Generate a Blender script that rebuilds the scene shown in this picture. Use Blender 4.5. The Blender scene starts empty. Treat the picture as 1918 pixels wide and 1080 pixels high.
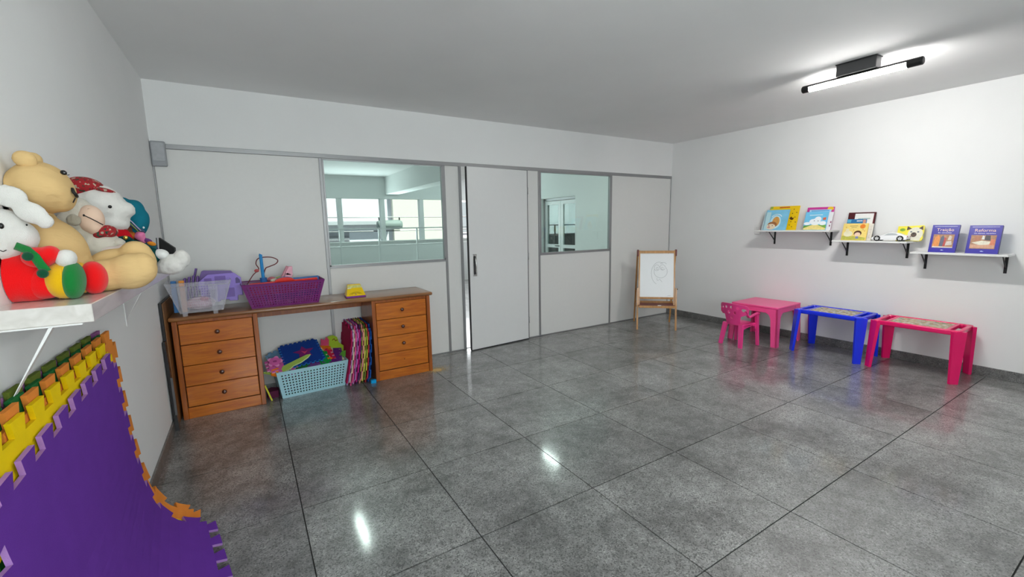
import bpy, bmesh, math, random
from mathutils import Vector, Matrix, Euler, noise

# ------------------------------------------------------------------ camera, world, exposure
scene = bpy.context.scene
COL = scene.collection
R_ = math.radians
# room in metres: x along the glazed partition, y into the picture, z up
XL, XR, YP, YB, ZC, ZR = -0.696, 5.502, 4.201, -2.30, 2.601, 2.107
TX, TY = 0.69, 0.6842                       # floor tile pitch
CAM = Vector((-0.1252, -0.2791, 1.4417))
YAW, PITCH, ROLL, FPX = 0.54873, 0.14697, -0.018009, 808.75
_F = Vector((math.sin(YAW) * math.cos(PITCH), math.cos(YAW) * math.cos(PITCH), -math.sin(PITCH)))
_R = Vector((math.cos(YAW), -math.sin(YAW), 0)); _U = _R.cross(_F)
_R, _U = _R * math.cos(ROLL) + _U * math.sin(ROLL), _U * math.cos(ROLL) - _R * math.sin(ROLL)
cam_d = bpy.data.cameras.new('camera'); cam = bpy.data.objects.new('camera', cam_d); COL.objects.link(cam)
cam_d.sensor_fit = 'HORIZONTAL'; cam_d.sensor_width = 36.0; cam_d.lens = FPX / 1918 * 36.0
cam_d.clip_start = 0.02; cam_d.clip_end = 200
m = Matrix.Identity(4)
for i in range(3):
    m[i][0], m[i][1], m[i][2], m[i][3] = _R[i], _U[i], -_F[i], CAM[i]
cam.matrix_world = m
scene.camera = cam

world = bpy.data.worlds.new('sky'); scene.world = world; world.use_nodes = True
wn = world.node_tree.nodes; wl = world.node_tree.links
bg = wn['Background']
skyt = wn.new('ShaderNodeTexSky'); skyt.sky_type = 'HOSEK_WILKIE'; skyt.turbidity = 6.0; skyt.ground_albedo = 0.5
skyt.sun_direction = (0.3, -0.5, 0.81)
wl.new(skyt.outputs[0], bg.inputs[0]); bg.inputs[1].default_value = 1.5

vs = scene.view_settings
vs.view_transform = 'Standard'; vs.look = 'None'; vs.gamma = 1.0; vs.use_curve_mapping = False
vs.exposure = 0.36
LAMP = 195.0          # emission strength of the ceiling tubes
DAY = 84.0          # watts of daylight through the window behind the photographer

sun_d = bpy.data.lights.new('sun', 'SUN'); sun_d.energy = 7.0; sun_d.angle = R_(2.0); sun_d.color = (1, .96, .9)
sun = bpy.data.objects.new('sun', sun_d); COL.objects.link(sun); sun.rotation_euler = Vector((.3, -.5, .81)).to_track_quat('Z', 'Y').to_euler()

def area_light(name, loc, rot, sx, sy, watts, color=(1, 1, 1)):
    d = bpy.data.lights.new(name, 'AREA'); d.shape = 'RECTANGLE'; d.size = sx; d.size_y = sy
    d.energy = watts; d.color = color
    o = bpy.data.objects.new(name, d); o.location = loc; o.rotation_euler = rot; COL.objects.link(o)
    return o
# daylight entering by the wide window in the wall behind the photographer, and by the open front of the next room
area_light('daylight_rear_window', (.45, YB + 0.06, 1.55), (R_(122), 0, 0), 2.0, 1.2, DAY, (0.93, 0.98, 1.0))
area_light('daylight_next_room', (3.4, 10.15, 1.6), (R_(-90), 0, 0), 4.6, 0.9, 70, (0.93, 0.98, 1.0))

# ------------------------------------------------------------------ helpers: materials
MATS = {}
def principled(name):
    mt = bpy.data.materials.new(name); mt.use_nodes = True
    nt = mt.node_tree; return mt, nt, nt.nodes['Principled BSDF']
def mat(name, col, rough=0.5, metal=0.0, spec=0.5, var=0.06, vscale=12.0, bump=0.0, bscale=200.0, sheen=0.0, coat=0.0,
        emit=None, estr=0.0, alpha=1.0, trans=0.0, detail=3.0, sss=0.0):
    """procedural material: colour with a slight noise variation and optional noise relief"""
    if name in MATS: return MATS[name]
    mt, nt, b = principled(name); N, L = nt.nodes, nt.links
    tc = N.new('ShaderNodeTexCoord')
    nz = N.new('ShaderNodeTexNoise'); nz.inputs['Scale'].default_value = vscale; nz.inputs['Detail'].default_value = detail
    L.new(tc.outputs['Object'], nz.inputs['Vector'])
    mx = N.new('ShaderNodeMixRGB')
    mx.inputs[1].default_value = tuple(max(0, c * (1 - var)) for c in col) + (1,)
    mx.inputs[2].default_value = tuple(min(1, c * (1 + var)) for c in col) + (1,)
    L.new(nz.outputs['Fac'], mx.inputs[0]); L.new(mx.outputs[0], b.inputs['Base Color'])
    b.inputs['Roughness'].default_value = rough; b.inputs['Metallic'].default_value = metal
    b.inputs['Specular IOR Level'].default_value = spec
    b.inputs['Sheen Weight'].default_value = sheen
    b.inputs['Coat Weight'].default_value = coat
    b.inputs['Alpha'].default_value = alpha
    b.inputs['Transmission Weight'].default_value = trans
    if sss: b.inputs['Subsurface Weight'].default_value = sss; b.inputs['Subsurface Radius'].default_value = (.02, .02, .02)
    if emit: b.inputs['Emission Color'].default_value = tuple(emit) + (1,); b.inputs['Emission Strength'].default_value = estr
    if bump:
        n2 = N.new('ShaderNodeTexNoise'); n2.inputs['Scale'].default_value = bscale; n2.inputs['Detail'].default_value = 4
        L.new(tc.outputs['Object'], n2.inputs['Vector'])
        bp = N.new('ShaderNodeBump'); bp.inputs['Strength'].default_value = bump; bp.inputs['Distance'].default_value = 0.01
        L.new(n2.outputs['Fac'], bp.inputs['Height']); L.new(bp.outputs[0], b.inputs['Normal'])
    MATS[name] = mt; return mt
def wood(name, c1, c2, scale=(3, 60, 60), rough=0.32, coat=0.3):
    if name in MATS: return MATS[name]
    mt, nt, b = principled(name); N, L = nt.nodes, nt.links
    tc = N.new('ShaderNodeTexCoord'); mp = N.new('ShaderNodeMapping'); mp.inputs['Scale'].default_value = scale
    L.new(tc.outputs['Object'], mp.inputs['Vector'])
    nz = N.new('ShaderNodeTexNoise'); nz.inputs['Scale'].default_value = 1.0; nz.inputs['Detail'].default_value = 6; nz.inputs['Distortion'].default_value = 0.8
    L.new(mp.outputs[0], nz.inputs['Vector'])
    cr = N.new('ShaderNodeValToRGB'); cr.color_ramp.elements[0].position = .3; cr.color_ramp.elements[1].position = .72
    cr.color_ramp.elements[0].color = c1 + (1,); cr.color_ramp.elements[1].color = c2 + (1,)
    L.new(nz.outputs['Fac'], cr.inputs[0]); L.new(cr.outputs[0], b.inputs['Base Color'])
    b.inputs['Roughness'].default_value = rough; b.inputs['Coat Weight'].default_value = coat; b.inputs['Coat Roughness'].default_value = .12
    MATS[name] = mt; return mt
def terrazzo(name, dark=1.0):
    mt, nt, b = principled(name); N, L = nt.nodes, nt.links
    tc = N.new('ShaderNodeTexCoord'); oi = N.new('ShaderNodeObjectInfo')
    geo = N.new('ShaderNodeNewGeometry')
    big = N.new('ShaderNodeTexNoise'); big.inputs['Scale'].default_value = 2.6; big.inputs['Detail'].default_value = 7; big.inputs['Roughness'].default_value = .68
    L.new(geo.outputs['Position'], big.inputs['Vector'])
    cr = N.new('ShaderNodeValToRGB'); cr.color_ramp.elements[0].position = .38; cr.color_ramp.elements[1].position = .62
    cr.color_ramp.elements[0].color = (.072 * dark, .072 * dark, .069 * dark, 1); cr.color_ramp.elements[1].color = (.275 * dark, .276 * dark, .270 * dark, 1)
    md = N.new('ShaderNodeTexNoise'); md.inputs['Scale'].default_value = 13; md.inputs['Detail'].default_value = 6; md.inputs['Roughness'].default_value = .7; L.new(geo.outputs['Position'], md.inputs['Vector'])
    bl = N.new('ShaderNodeMix'); bl.data_type = 'FLOAT'; bl.inputs[0].default_value = .38; L.new(big.outputs['Fac'], bl.inputs[2]); L.new(md.outputs['Fac'], bl.inputs[3])
    L.new(bl.outputs[0], cr.inputs[0])
    # aggregate: pale and black chips a few millimetres across
    vo = N.new('ShaderNodeTexVoronoi'); vo.inputs['Scale'].default_value = 190
    L.new(geo.outputs['Position'], vo.inputs['Vector'])
    cr2 = N.new('ShaderNodeValToRGB'); cr2.color_ramp.interpolation = 'LINEAR'
    e = cr2.color_ramp.elements; e[0].position = 0; e[0].color = (.28, .28, .28, 1); e[1].position = 1; e[1].color = (1.9, 1.9, 1.85, 1)
    k = e.new(.20); k.color = (.42, .42, .42, 1); k = e.new(.30); k.color = (1.0, 1.0, 1.0, 1); k = e.new(.88); k.color = (1.12, 1.12, 1.12, 1)
    sp = N.new('ShaderNodeSeparateColor'); L.new(vo.outputs['Color'], sp.inputs[0]); L.new(sp.outputs[0], cr2.inputs[0])
    mul = N.new('ShaderNodeMixRGB'); mul.blend_type = 'MULTIPLY'; mul.inputs[0].default_value = 1
    L.new(cr.outputs[0], mul.inputs[1]); L.new(cr2.outputs[0], mul.inputs[2])
    # each slab a little lighter or darker
    mr = N.new('ShaderNodeMapRange'); mr.inputs[3].default_value = .85; mr.inputs[4].default_value = 1.15
    L.new(oi.outputs['Random'], mr.inputs[0])
    m2 = N.new('ShaderNodeVectorMath'); m2.operation = 'SCALE'; L.new(mul.outputs[0], m2.inputs[0]); L.new(mr.outputs[0], m2.inputs['Scale'])
    L.new(m2.outputs[0], b.inputs['Base Color'])
    rr = N.new('ShaderNodeMapRange'); rr.inputs[3].default_value = .46; rr.inputs[4].default_value = .34
    L.new(big.outputs['Fac'], rr.inputs[0]); L.new(rr.outputs[0], b.inputs['Roughness'])
    b.inputs['Specular IOR Level'].default_value = 1.0
    b.inputs['Coat Weight'].default_value = .75; b.inputs['Coat IOR'].default_value = 1.5
    wv = N.new('ShaderNodeTexNoise'); wv.inputs['Scale'].default_value = 9; wv.inputs['Detail'].default_value = 5
    L.new(geo.outputs['Position'], wv.inputs['Vector'])
    r2 = N.new('ShaderNodeMapRange'); r2.inputs[3].default_value = .06; r2.inputs[4].default_value = .15
    L.new(wv.outputs['Fac'], r2.inputs[0]); L.new(r2.outputs[0], b.inputs['Coat Roughness'])
    MATS[name] = mt; return mt
def glass(name, tint, refl=1.0):
    """thin window glass: fresnel mix of a tinted clear pass-through and a mirror"""
    mt = bpy.data.materials.new(name); mt.use_nodes = True; nt = mt.node_tree; N, L = nt.nodes, nt.links
    N.clear(); out = N.new('ShaderNodeOutputMaterial'); tr = N.new('ShaderNodeBsdfTransparent'); tr.inputs[0].default_value = tint + (1,)
    gl = N.new('ShaderNodeBsdfGlossy'); gl.inputs['Roughness'].default_value = 0.0
    fr = N.new('ShaderNodeFresnel'); gm = N.new('ShaderNodeNewGeometry')
    ir = N.new('ShaderNodeMapRange'); ir.inputs[3].default_value = 1.5; ir.inputs[4].default_value = 1 / 1.5     # same reflection on entry and exit
    L.new(gm.outputs['Backfacing'], ir.inputs[0]); L.new(ir.outputs[0], fr.inputs[0])
    ml = N.new('ShaderNodeMath'); ml.operation = 'MULTIPLY'; ml.inputs[1].default_value = refl
    mx = N.new('ShaderNodeMixShader'); L.new(fr.outputs[0], ml.inputs[0]); L.new(ml.outputs[0], mx.inputs[0])
    L.new(tr.outputs[0], mx.inputs[1]); L.new(gl.outputs[0], mx.inputs[2]); L.new(mx.outputs[0], out.inputs[0])
    MATS[name] = mt; return mt

# ------------------------------------------------------------------ helpers: geometry
def at(u, v, y):
    """point of the plane y = const seen at photo pixel (u, v)"""
    d = _F + _R * ((u - 959) / FPX) + _U * ((540 - v) / FPX)
    return CAM + d * ((y - CAM.y) / d.y)
def finish(name, bm, material, parent=None, smooth=False, loc=None, weld=False):
    if weld: bmesh.ops.remove_doubles(bm, verts=bm.verts, dist=1e-5)
    bmesh.ops.recalc_face_normals(bm, faces=bm.faces)
    me = bpy.data.meshes.new(name); bm.to_mesh(me); bm.free()
    o = bpy.data.objects.new(name, me); COL.objects.link(o)
    for mm in (material if isinstance(material, (list, tuple)) else [material]): me.materials.append(mm)
    if smooth:
        for p in me.polygons: p.use_smooth = True
    if parent is not None: o.parent = parent
    if loc is not None: o.location = loc
    return o
def tag(o, label=None, cat=None, group=None, kind=None):
    if label: o['label'] = label
    if cat: o['category'] = cat
    if group: o['group'] = group
    if kind: o['kind'] = kind
    return o
def thing(name, label, cat, loc=(0, 0, 0), rot=(0, 0, 0), group=None):
    o = bpy.data.objects.new(name, None); o.empty_display_size = .05; COL.objects.link(o)
    o.location = loc; o.rotation_euler = rot
    return tag(o, label, cat, group)
def structure(o): o['kind'] = 'structure'; return o
def share(name, src, parent, loc=(0, 0, 0), rot=(0, 0, 0), material=None):
    o = bpy.data.objects.new(name, src.data); COL.objects.link(o); o.parent = parent; o.location = loc; o.rotation_euler = rot
    if material: o.material_slots[0].link = 'OBJECT'; o.material_slots[0].material = material
    return o
def box(bm, x0, x1, y0, y1, z0, z1, mtx=None, mi=0):
    vs_ = [bm.verts.new(p) for p in ((x0, y0, z0), (x1, y0, z0), (x1, y1, z0), (x0, y1, z0), (x0, y0, z1), (x1, y0, z1), (x1, y1, z1), (x0, y1, z1))]
    fs = [bm.faces.new([vs_[i] for i in q]) for q in ((3, 2, 1, 0), (4, 5, 6, 7), (0, 1, 5, 4), (1, 2, 6, 5), (2, 3, 7, 6), (3, 0, 4, 7))]
    for f in fs: f.material_index = mi
    if mtx is not None: bmesh.ops.transform(bm, matrix=mtx, verts=vs_)
    return vs_, fs
def rbox(bm, x0, x1, y0, y1, z0, z1, r=.004, seg=2, mtx=None):
    v, fs = box(bm, x0, x1, y0, y1, z0, z1)
    es = list({e for f in fs for e in f.edges})
    g = bmesh.ops.bevel(bm, geom=es, offset=r, segments=seg, affect='EDGES', profile=.5)
    if mtx is not None:
        vv = set(g['verts']) | {x for f in g['faces'] for x in f.verts}
        # the whole new island
        todo = list(vv); seen = set(vv)
        while todo:
            a = todo.pop()
            for e in a.link_edges:
                c = e.other_vert(a)
                if c not in seen: seen.add(c); todo.append(c)
        bmesh.ops.transform(bm, matrix=mtx, verts=list(seen))
def slab(name, dims, material, parent=None, r=.004, seg=2, smooth=False):
    bm = bmesh.new(); rbox(bm, *dims, r=r, seg=seg) if r else box(bm, *dims)
    return finish(name, bm, material, parent, smooth)
def hexa(bm, bot, top):
    """solid from 4 bottom and 4 top points"""
    v = [bm.verts.new(p) for p in list(bot) + list(top)]
    for q in ((3, 2, 1, 0), (4, 5, 6, 7), (0, 1, 5, 4), (1, 2, 6, 5), (2, 3, 7, 6), (3, 0, 4, 7)): bm.faces.new([v[i] for i in q])
    return v
def bevel_all(bm, r, seg=2):
    es = [e for e in bm.edges if len(e.link_faces) == 2 and e.calc_face_angle(0) > .4]
    bmesh.ops.bevel(bm, geom=es, offset=r, segments=seg, affect='EDGES', profile=.5)
def frame_of(d):
    d = d.normalized(); a = Vector((0, 0, 1)) if abs(d.z) < .9 else Vector((1, 0, 0))
    u = d.cross(a).normalized(); return u, d.cross(u).normalized()
def tube(bm, pts, r, seg=8, closed=False, caps=True):
    pts = [Vector(p) for p in pts]; n = len(pts); rings = []
    rr = r if isinstance(r, (list, tuple)) else [r] * n
    pu = None
    for i, p in enumerate(pts):
        if closed: d = pts[(i + 1) % n] - pts[i - 1]
        else: d = pts[min(i + 1, n - 1)] - pts[max(i - 1, 0)]
        u, w = frame_of(d)
        if pu is not None:
            dd = d.normalized(); u = (pu - dd * pu.dot(dd)).normalized(); w = dd.cross(u)
        pu = u
        rings.append([bm.verts.new(p + (u * math.cos(2 * math.pi * k / seg) + w * math.sin(2 * math.pi * k / seg)) * rr[i]) for k in range(seg)])
    for i in range(n if closed else n - 1):
        a, b = rings[i], rings[(i + 1) % n]
        for k in range(seg): bm.faces.new((a[k], a[(k + 1) % seg], b[(k + 1) % seg], b[k]))
    if caps and not closed: bm.faces.new(rings[0][::-1]); bm.faces.new(rings[-1])
def lathe(bm, prof, seg=24, mtx=None):
    """profile [(r, h)] turned about z"""
    rings = []; new = []
    for r, h in prof:
        if r < 1e-6: v = bm.verts.new((0, 0, h)); rings.append([v]); new.append(v)
        else:
            ring = [bm.verts.new((r * math.cos(2 * math.pi * k / seg), r * math.sin(2 * math.pi * k / seg), h)) for k in range(seg)]
            rings.append(ring); new += ring
    for a, b in zip(rings, rings[1:]):
        for k in range(seg):
            q = [a[k % len(a)], a[(k + 1) % seg % len(a)], b[(k + 1) % seg % len(b)], b[k % len(b)]]
            q = list(dict.fromkeys(q))
            if len(q) > 2: bm.faces.new(q)
    if mtx is not None: bmesh.ops.transform(bm, matrix=mtx, verts=new)
def prism(bm, pts, h, mtx=None, mi=0, z0=0.0):
    """extrude a 2D outline (x, y) by h along z"""
    a = [bm.verts.new((p[0], p[1], z0)) for p in pts]; b = [bm.verts.new((p[0], p[1], z0 + h)) for p in pts]
    n = len(pts); fs = [bm.faces.new(a[::-1]), bm.faces.new(b)]
    for i in range(n): fs.append(bm.faces.new((a[i], a[(i + 1) % n], b[(i + 1) % n], b[i])))
    for f in fs: f.material_index = mi
    if mtx is not None: bmesh.ops.transform(bm, matrix=mtx, verts=a + b)
    return a + b
def ell(cx, cy, rx, ry, n=20, a0=0, a1=360):
    full = abs(a1 - a0) >= 360
    return [(cx + rx * math.cos(R_(a0 + (a1 - a0) * k / (n if full else n - 1))), cy + ry * math.sin(R_(a0 + (a1 - a0) * k / (n if full else n - 1)))) for k in range(n)]
def rrect(x0, x1, y0, y1, r, n=4):
    p = []
    for cx, cy, a in ((x1 - r, y1 - r, 0), (x0 + r, y1 - r, 90), (x0 + r, y0 + r, 180), (x1 - r, y0 + r, 270)):
        p += ell(cx, cy, r, r, n, a, a + 90)
    return p
def ellipsoid(bm, c, r, rot=(0, 0, 0), sub=3):
    g = bmesh.ops.create_icosphere(bm, subdivisions=sub, radius=1.0)
    M = Matrix.Translation(Vector(c)) @ Euler(rot).to_matrix().to_4x4() @ Matrix.Diagonal((r[0], r[1], r[2], 1))
    bmesh.ops.transform(bm, matrix=M, verts=g['verts'])
def text_mesh(s, size, extrude=0.0):
    """flat lettering as mesh data centred on the origin, in the xy plane"""
    cu = bpy.data.curves.new('lettering', 'FONT'); cu.body = s; cu.size = size; cu.align_x = 'CENTER'; cu.align_y = 'CENTER'; cu.extrude = extrude; cu.resolution_u = 3
    o = bpy.data.objects.new('lettering', cu); COL.objects.link(o)
    dg = bpy.context.evaluated_depsgraph_get(); me = bpy.data.meshes.new_from_object(o.evaluated_get(dg))
    bpy.data.objects.remove(o); return me
def lettering(name, s, size, material, parent, loc, rot, extrude=.0003):
    me = text_mesh(s, size, extrude); me.name = name; me.materials.clear(); me.materials.append(material)
    o = bpy.data.objects.new(name, me); COL.objects.link(o); o.parent = parent; o.location = loc; o.rotation_euler = rot
    return o

def wmat(o):
    M = Matrix.Identity(4)
    while o is not None:
        M = Matrix.Translation(o.location) @ o.rotation_euler.to_matrix().to_4x4() @ M; o = o.parent
    return M
def finW(name, bm, material, parent, smooth=False, weld=False):
    """like finish(), for a bmesh laid out in room coordinates"""
    bmesh.ops.transform(bm, matrix=wmat(parent).inverted(), verts=bm.verts)
    return finish(name, bm, material, parent, smooth, weld=weld)
def slabW(name, dims, material, parent, r=.004, seg=2, smooth=False):
    bm = bmesh.new(); rbox(bm, *dims, r=r, seg=seg) if r else box(bm, *dims)
    return finW(name, bm, material, parent, smooth)

# ------------------------------------------------------------------ materials of the room
M_WALL = mat('white_wall_paint', (.83, .83, .825), .75, var=.025, vscale=3, bump=.04, bscale=60)
M_CEIL = mat('ceiling_paint', (.86, .86, .855), .85, var=.03, vscale=2.5, bump=.05, bscale=30)
M_PANEL = mat('partition_laminate', (.74, .735, .715), .42, var=.02, vscale=30, bump=.02, bscale=300)
M_DOOR = mat('door_laminate', (.76, .76, .755), .35, var=.015, vscale=20)
M_ALU = mat('grey_aluminium', (.32, .32, .325), .42, metal=.55, var=.05, vscale=8)
M_DARK = mat('rubber_seal_and_gap_shade', (.03, .03, .032), .6)
M_TILE = terrazzo('terrazzo_slab')
M_GROUT = mat('black_joint', (.012, .012, .012), .6)
M_SKIRT = terrazzo('terrazzo_skirting', .62)
M_GLASS = glass('greenish_window_glass', (.83, .93, .905), 1.0)
M_WALUM = mat('white_aluminium', (.78, .80, .80), .35, var=.02)
M_BLACK = mat('black_metal', (.012, .012, .013), .35, var=.1)
M_WHITE = mat('white_enamel', (.82, .82, .81), .35, var=.02)

# ------------------------------------------------------------------ floor of separate terrazzo slabs
fl = structure(slab('floor', (XL - .1, XR + .1, YB - .1, YP + .06, -.12, -.005), M_GROUT, r=0))
bm = bmesh.new(); box(bm, .0028, TX - .0028, .0028, TY - .0028, -.02, 0)
tile0 = finish('floor_tile', bm, M_TILE, fl, loc=(-TX, -3 * TY, 0))
for j in range(-3, 6):
    for i in range(-1, 8):
        if (i, j) != (-1, -3): share('floor_tile', tile0, fl, (i * TX, j * TY, 0))
bm = bmesh.new(); box(bm, .0028, TX - .0028, .0028, YP + .03 - 6 * TY, -.02, 0)
cut0 = finish('floor_tile', bm, M_TILE, fl, loc=(-TX, 6 * TY, 0))
for i in range(0, 8): share('floor_tile', cut0, fl, (i * TX, 6 * TY, 0))

# ------------------------------------------------------------------ walls and ceiling
structure(slab('wall_left', (XL - .15, XL, YB - .15, YP + .2, -.02, ZC + .1), M_WALL, r=0))
structure(slab('wall_right', (XR, XR + .15, YB - .15, YP + .2, -.02, ZC + .1), M_WALL, r=0))
structure(slab('ceiling', (XL - .15, XR + .15, YB - .15, YP + .2, ZC, ZC + .12), M_CEIL, r=0))
# rear wall, behind the photographer, with its wide window
bm = bmesh.new(); RX0, RX1, RZ0, RZ1 = -.56, 1.46, .95, 2.15
for q in ((XL - .15, RX0, 0, ZC), (RX1, XR + .15, 0, ZC), (RX0, RX1, 0, RZ0), (RX0, RX1, RZ1, ZC)):
    box(bm, q[0], q[1], YB - .15, YB, q[2], q[3])
structure(finish('wall_back', bm, M_WALL))
w3 = bpy.data.objects.new('window_3', None); COL.objects.link(w3); structure(w3)
bm = bmesh.new()
for q in ((RX0, RX1, RZ0, RZ0 + .04), (RX0, RX1, RZ1 - .04, RZ1), (RX0, RX0 + .04, RZ0, RZ1), (RX1 - .04, RX1, RZ0, RZ1), (0.43, 0.47, RZ0, RZ1)):
    box(bm, q[0], q[1], YB - .09, YB - .05, q[2], q[3])
finish('window_frame', bm, M_WALUM, w3)
slab('pane', (RX0 + .04, .43, YB - .073, YB - .068, RZ0 + .04, RZ1 - .04), M_GLASS, w3, r=0)
slab('pane', (.47, RX1 - .04, YB - .073, YB - .068, RZ0 + .04, RZ1 - .04), M_GLASS, w3, r=0)
# lintel wall above the partition
structure(slab('wall_far', (XL, XR, YP - .004, YP + .14, ZR + .018, ZC), M_WALL, r=0))
# skirting
structure(slab('baseboard_right', (XR - .014, XR, YB, YP, 0, .088), M_SKIRT, r=.003))
structure(slab('baseboard_left', (XL, XL + .014, YB, YP, 0, .075), M_SKIRT, r=.003))

# ------------------------------------------------------------------ partition of laminate panels and grey profiles
part = bpy.data.objects.new('wall_partition', None); COL.objects.link(part); structure(part)
PT = .035
SILL1, SILL2 = 1.068, 1.068
PX = [XL, .538, 1.772, 1.962, 2.848, 3.032, 4.254, XR]
def panel(x0, x1, z0, z1): slab('panel', (x0, x1, YP + .004, YP + PT, z0, z1), M_PANEL, part, r=.0015, seg=1)
panel(XL + .012, PX[1] - .013, .012, ZR - .02)
panel(PX[1] + .013, PX[2] - .013, .012, SILL1 - .018)
panel(PX[2] + .013, PX[3] - .016, .012, ZR - .02)
panel(PX[4] + .016, PX[5] - .013, .012, ZR - .02)
panel(PX[5] + .013, PX[6] - .013, .012, SILL2 - .018)
panel(PX[6] + .013, XR - .012, .012, ZR - .02)
for k, x in enumerate(PX):
    wd = .012 if k in (0, 7) else (.016 if k in (3, 4) else .0135)
    x0, x1 = (x, x + wd) if k == 0 else ((x - wd, x) if k == 7 else (x - wd, x + wd))
    slab('profile', (x0, x1, YP - .003, YP + PT + .006, 0, ZR - .02), M_ALU, part, r=.002, seg=1)
slab('top_rail', (XL, XR, YP - .008, YP + PT + .006, ZR - .021, ZR + .018), M_ALU, part, r=.003, seg=1)
for a, b_ in ((0, 3), (4, 7)):
    slab('bottom_rail', (PX[a] + .012, PX[b_] - .012, YP - .002, YP + PT + .004, 0, .012), M_ALU, part, r=.001, seg=1)
def window(name, x0, x1, sill):
    w = bpy.data.objects.new(name, None); COL.objects.link(w); structure(w)
    bm = bmesh.new(); t = .014
    for q in ((x0, x1, sill - .018, sill + .012), (x0, x1, ZR - .034, ZR - .021), (x0, x0 + t, sill, ZR - .03), (x1 - t, x1, sill, ZR - .03)):
        box(bm, q[0], q[1], YP - .005, YP + PT, q[2], q[3])
    bevel_all(bm, .0015, 1)
    finish('window_frame', bm, M_ALU, w)
    slab('pane', (x0 + t * .6, x1 - t * .6, YP + .014, YP + .020, sill + .008, ZR - .028), M_GLASS, w, r=0)
window('window_1', PX[1] + .0135, PX[2] - .0135, SILL1)
window('window_2', PX[5] + .0135, PX[6] - .0135, SILL2)

# door ajar into the room, hinged on the right
dr = bpy.data.objects.new('door_1', None); COL.objects.link(dr); structure(dr)
dr.location = (2.828, YP - .006, 0); dr.rotation_euler = (0, 0, R_(4.6))
DW, DT, DZ0, DZ1 = .835, .035, .012, 2.078
slab('door_leaf', (-DW, 0, -.03, DT - .03, DZ0, DZ1), M_DOOR, dr, r=.002, seg=1)
bm = bmesh.new(); box(bm, -DW - .003, -DW, -.031, DT - .029, DZ0, DZ1); box(bm, 0, .003, -.031, DT - .029, DZ0, DZ1)
box(bm, -DW, 0, -.029, DT - .031, DZ0 - .010, DZ0)  # dark strip in place of the shade in the gap under the leaf
finish('edge_strip_and_gap_shade', bm, M_DARK, dr)
hp = slab('handle_plate', (-DW + .040, -DW + .095, -.034, -.0298, .868, 1.118), mat('satin_chrome', (.55, .55, .54), .25, metal=.9), dr, r=.002)
bm = bmesh.new(); prism(bm, rrect(-.014, .014, -.105, .105, .012, 5), .003, Matrix.Translation((-DW + .066, -.034, .993)) @ Matrix.Rotation(R_(90), 4, 'X'))
finish('finger_recess', bm, M_DARK, hp)
bm = bmesh.new(); tube(bm, [(-DW + .075, -.037 - .012 * math.sin(math.pi * k / 8), .91 + .166 * k / 8) for k in range(9)], .006, 8)
finish('grip', bm, mat('brushed_grip', (.75, .75, .73), .22, metal=.95), hp, smooth=True)
for z in (.25, 1.05, 1.84):
    bm = bmesh.new(); tube(bm, [(.004, -.034, z - .04), (.004, -.034, z + .04)], .007, 8)
    finish('hinge', bm, M_ALU, dr, smooth=True)

# grey junction box in the corner on the partition
jb = thing('junction_box', 'grey plastic junction box high in the corner of the partition', 'junction box', (-.645, YP - .004, 2.058))
slab('box_body', (-.049, .049, -.032, 0, -.112, .082), mat('grey_plastic_box', (.34, .35, .37), .5), jb, r=.010, seg=3)
bm = bmesh.new(); prism(bm, rrect(-.040, .040, -.072, .072, .012, 5), .004, Matrix.Translation((0, -.031, 0)) @ Matrix.Rotation(R_(90), 4, 'X')); bevel_all(bm, .0015, 1)
finish('lid', bm, mat('grey_plastic_lid', (.42, .43, .45), .45, var=.15, vscale=40), jb)

# ------------------------------------------------------------------ the next room, seen through the glass
M_NWALL = mat('next_room_wall', (.76, .78, .77), .7, var=.02, vscale=3)
NY0, NY1 = YP + .14, 10.20
structure(slab('floor_next_room', (XL - .15, 7.6, YP + .06, NY1 + .2, -.12, 0), M_TILE, r=0))
structure(slab('ceiling_next_room', (XL - .15, 7.6, YP + .2, NY1 + .2, ZC, ZC + .12), M_CEIL, r=0))
structure(slab('trim_1', (2.80, 3.10, NY0, NY1, 2.20, ZC), M_NWALL, r=0))
structure(slab('wall_next_left', (XL - .15, XL, YP + .2, NY1 + .2, 0, ZC), M_NWALL, r=0))
bm = bmesh.new(); DY0, DY1, DZT = 6.47, 7.68, 1.985
for q in ((YP + .2, DY0, 0, ZC), (DY1, NY1 + .2, 0, ZC), (DY0, DY1, DZT, ZC)): box(bm, XR, XR + .22, q[0], q[1], q[2], q[3])
structure(finish('wall_next_right', bm, M_NWALL))
# far wall: parapet, head and slender posts round four open bays
bm = bmesh.new()
box(bm, XL, XR, NY1, NY1 + .18, 0, 1.10); box(bm, XL, XR, NY1, NY1 + .18, 2.10, ZC)
for x in (-.4, .85, 1.715, 2.677, 3.645, 4.60): box(bm, x, x + .10, NY1 + .02, NY1 + .16, 1.10, 2.10)
structure(finish('wall_next_far', bm, M_NWALL))
structure(slab('trim_2', (XL, XR, NY1 - .05, NY1 + .02, 1.085, 1.115), M_WHITE, r=.004))
# glazed balustrade standing in front of the bays
gb = thing('glass_balustrade', 'clear glass balustrade with pale top rail beyond the left window', 'balustrade', (0, 9.3, 0))
slab('rail', (XL + .05, 4.9, -.02, .02, 1.395, 1.42), M_WALUM, gb, r=.004)
slab('rail', (XL + .05, 4.9, -.02, .02, 1.03, 1.05), M_WALUM, gb, r=.004)
for x in (-.5, .7, 1.55, 2.35, 3.2, 4.1): slab('post', (x, x + .035, -.018, .018, 0, 1.395), M_WALUM, gb, r=.003, seg=1)
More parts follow.
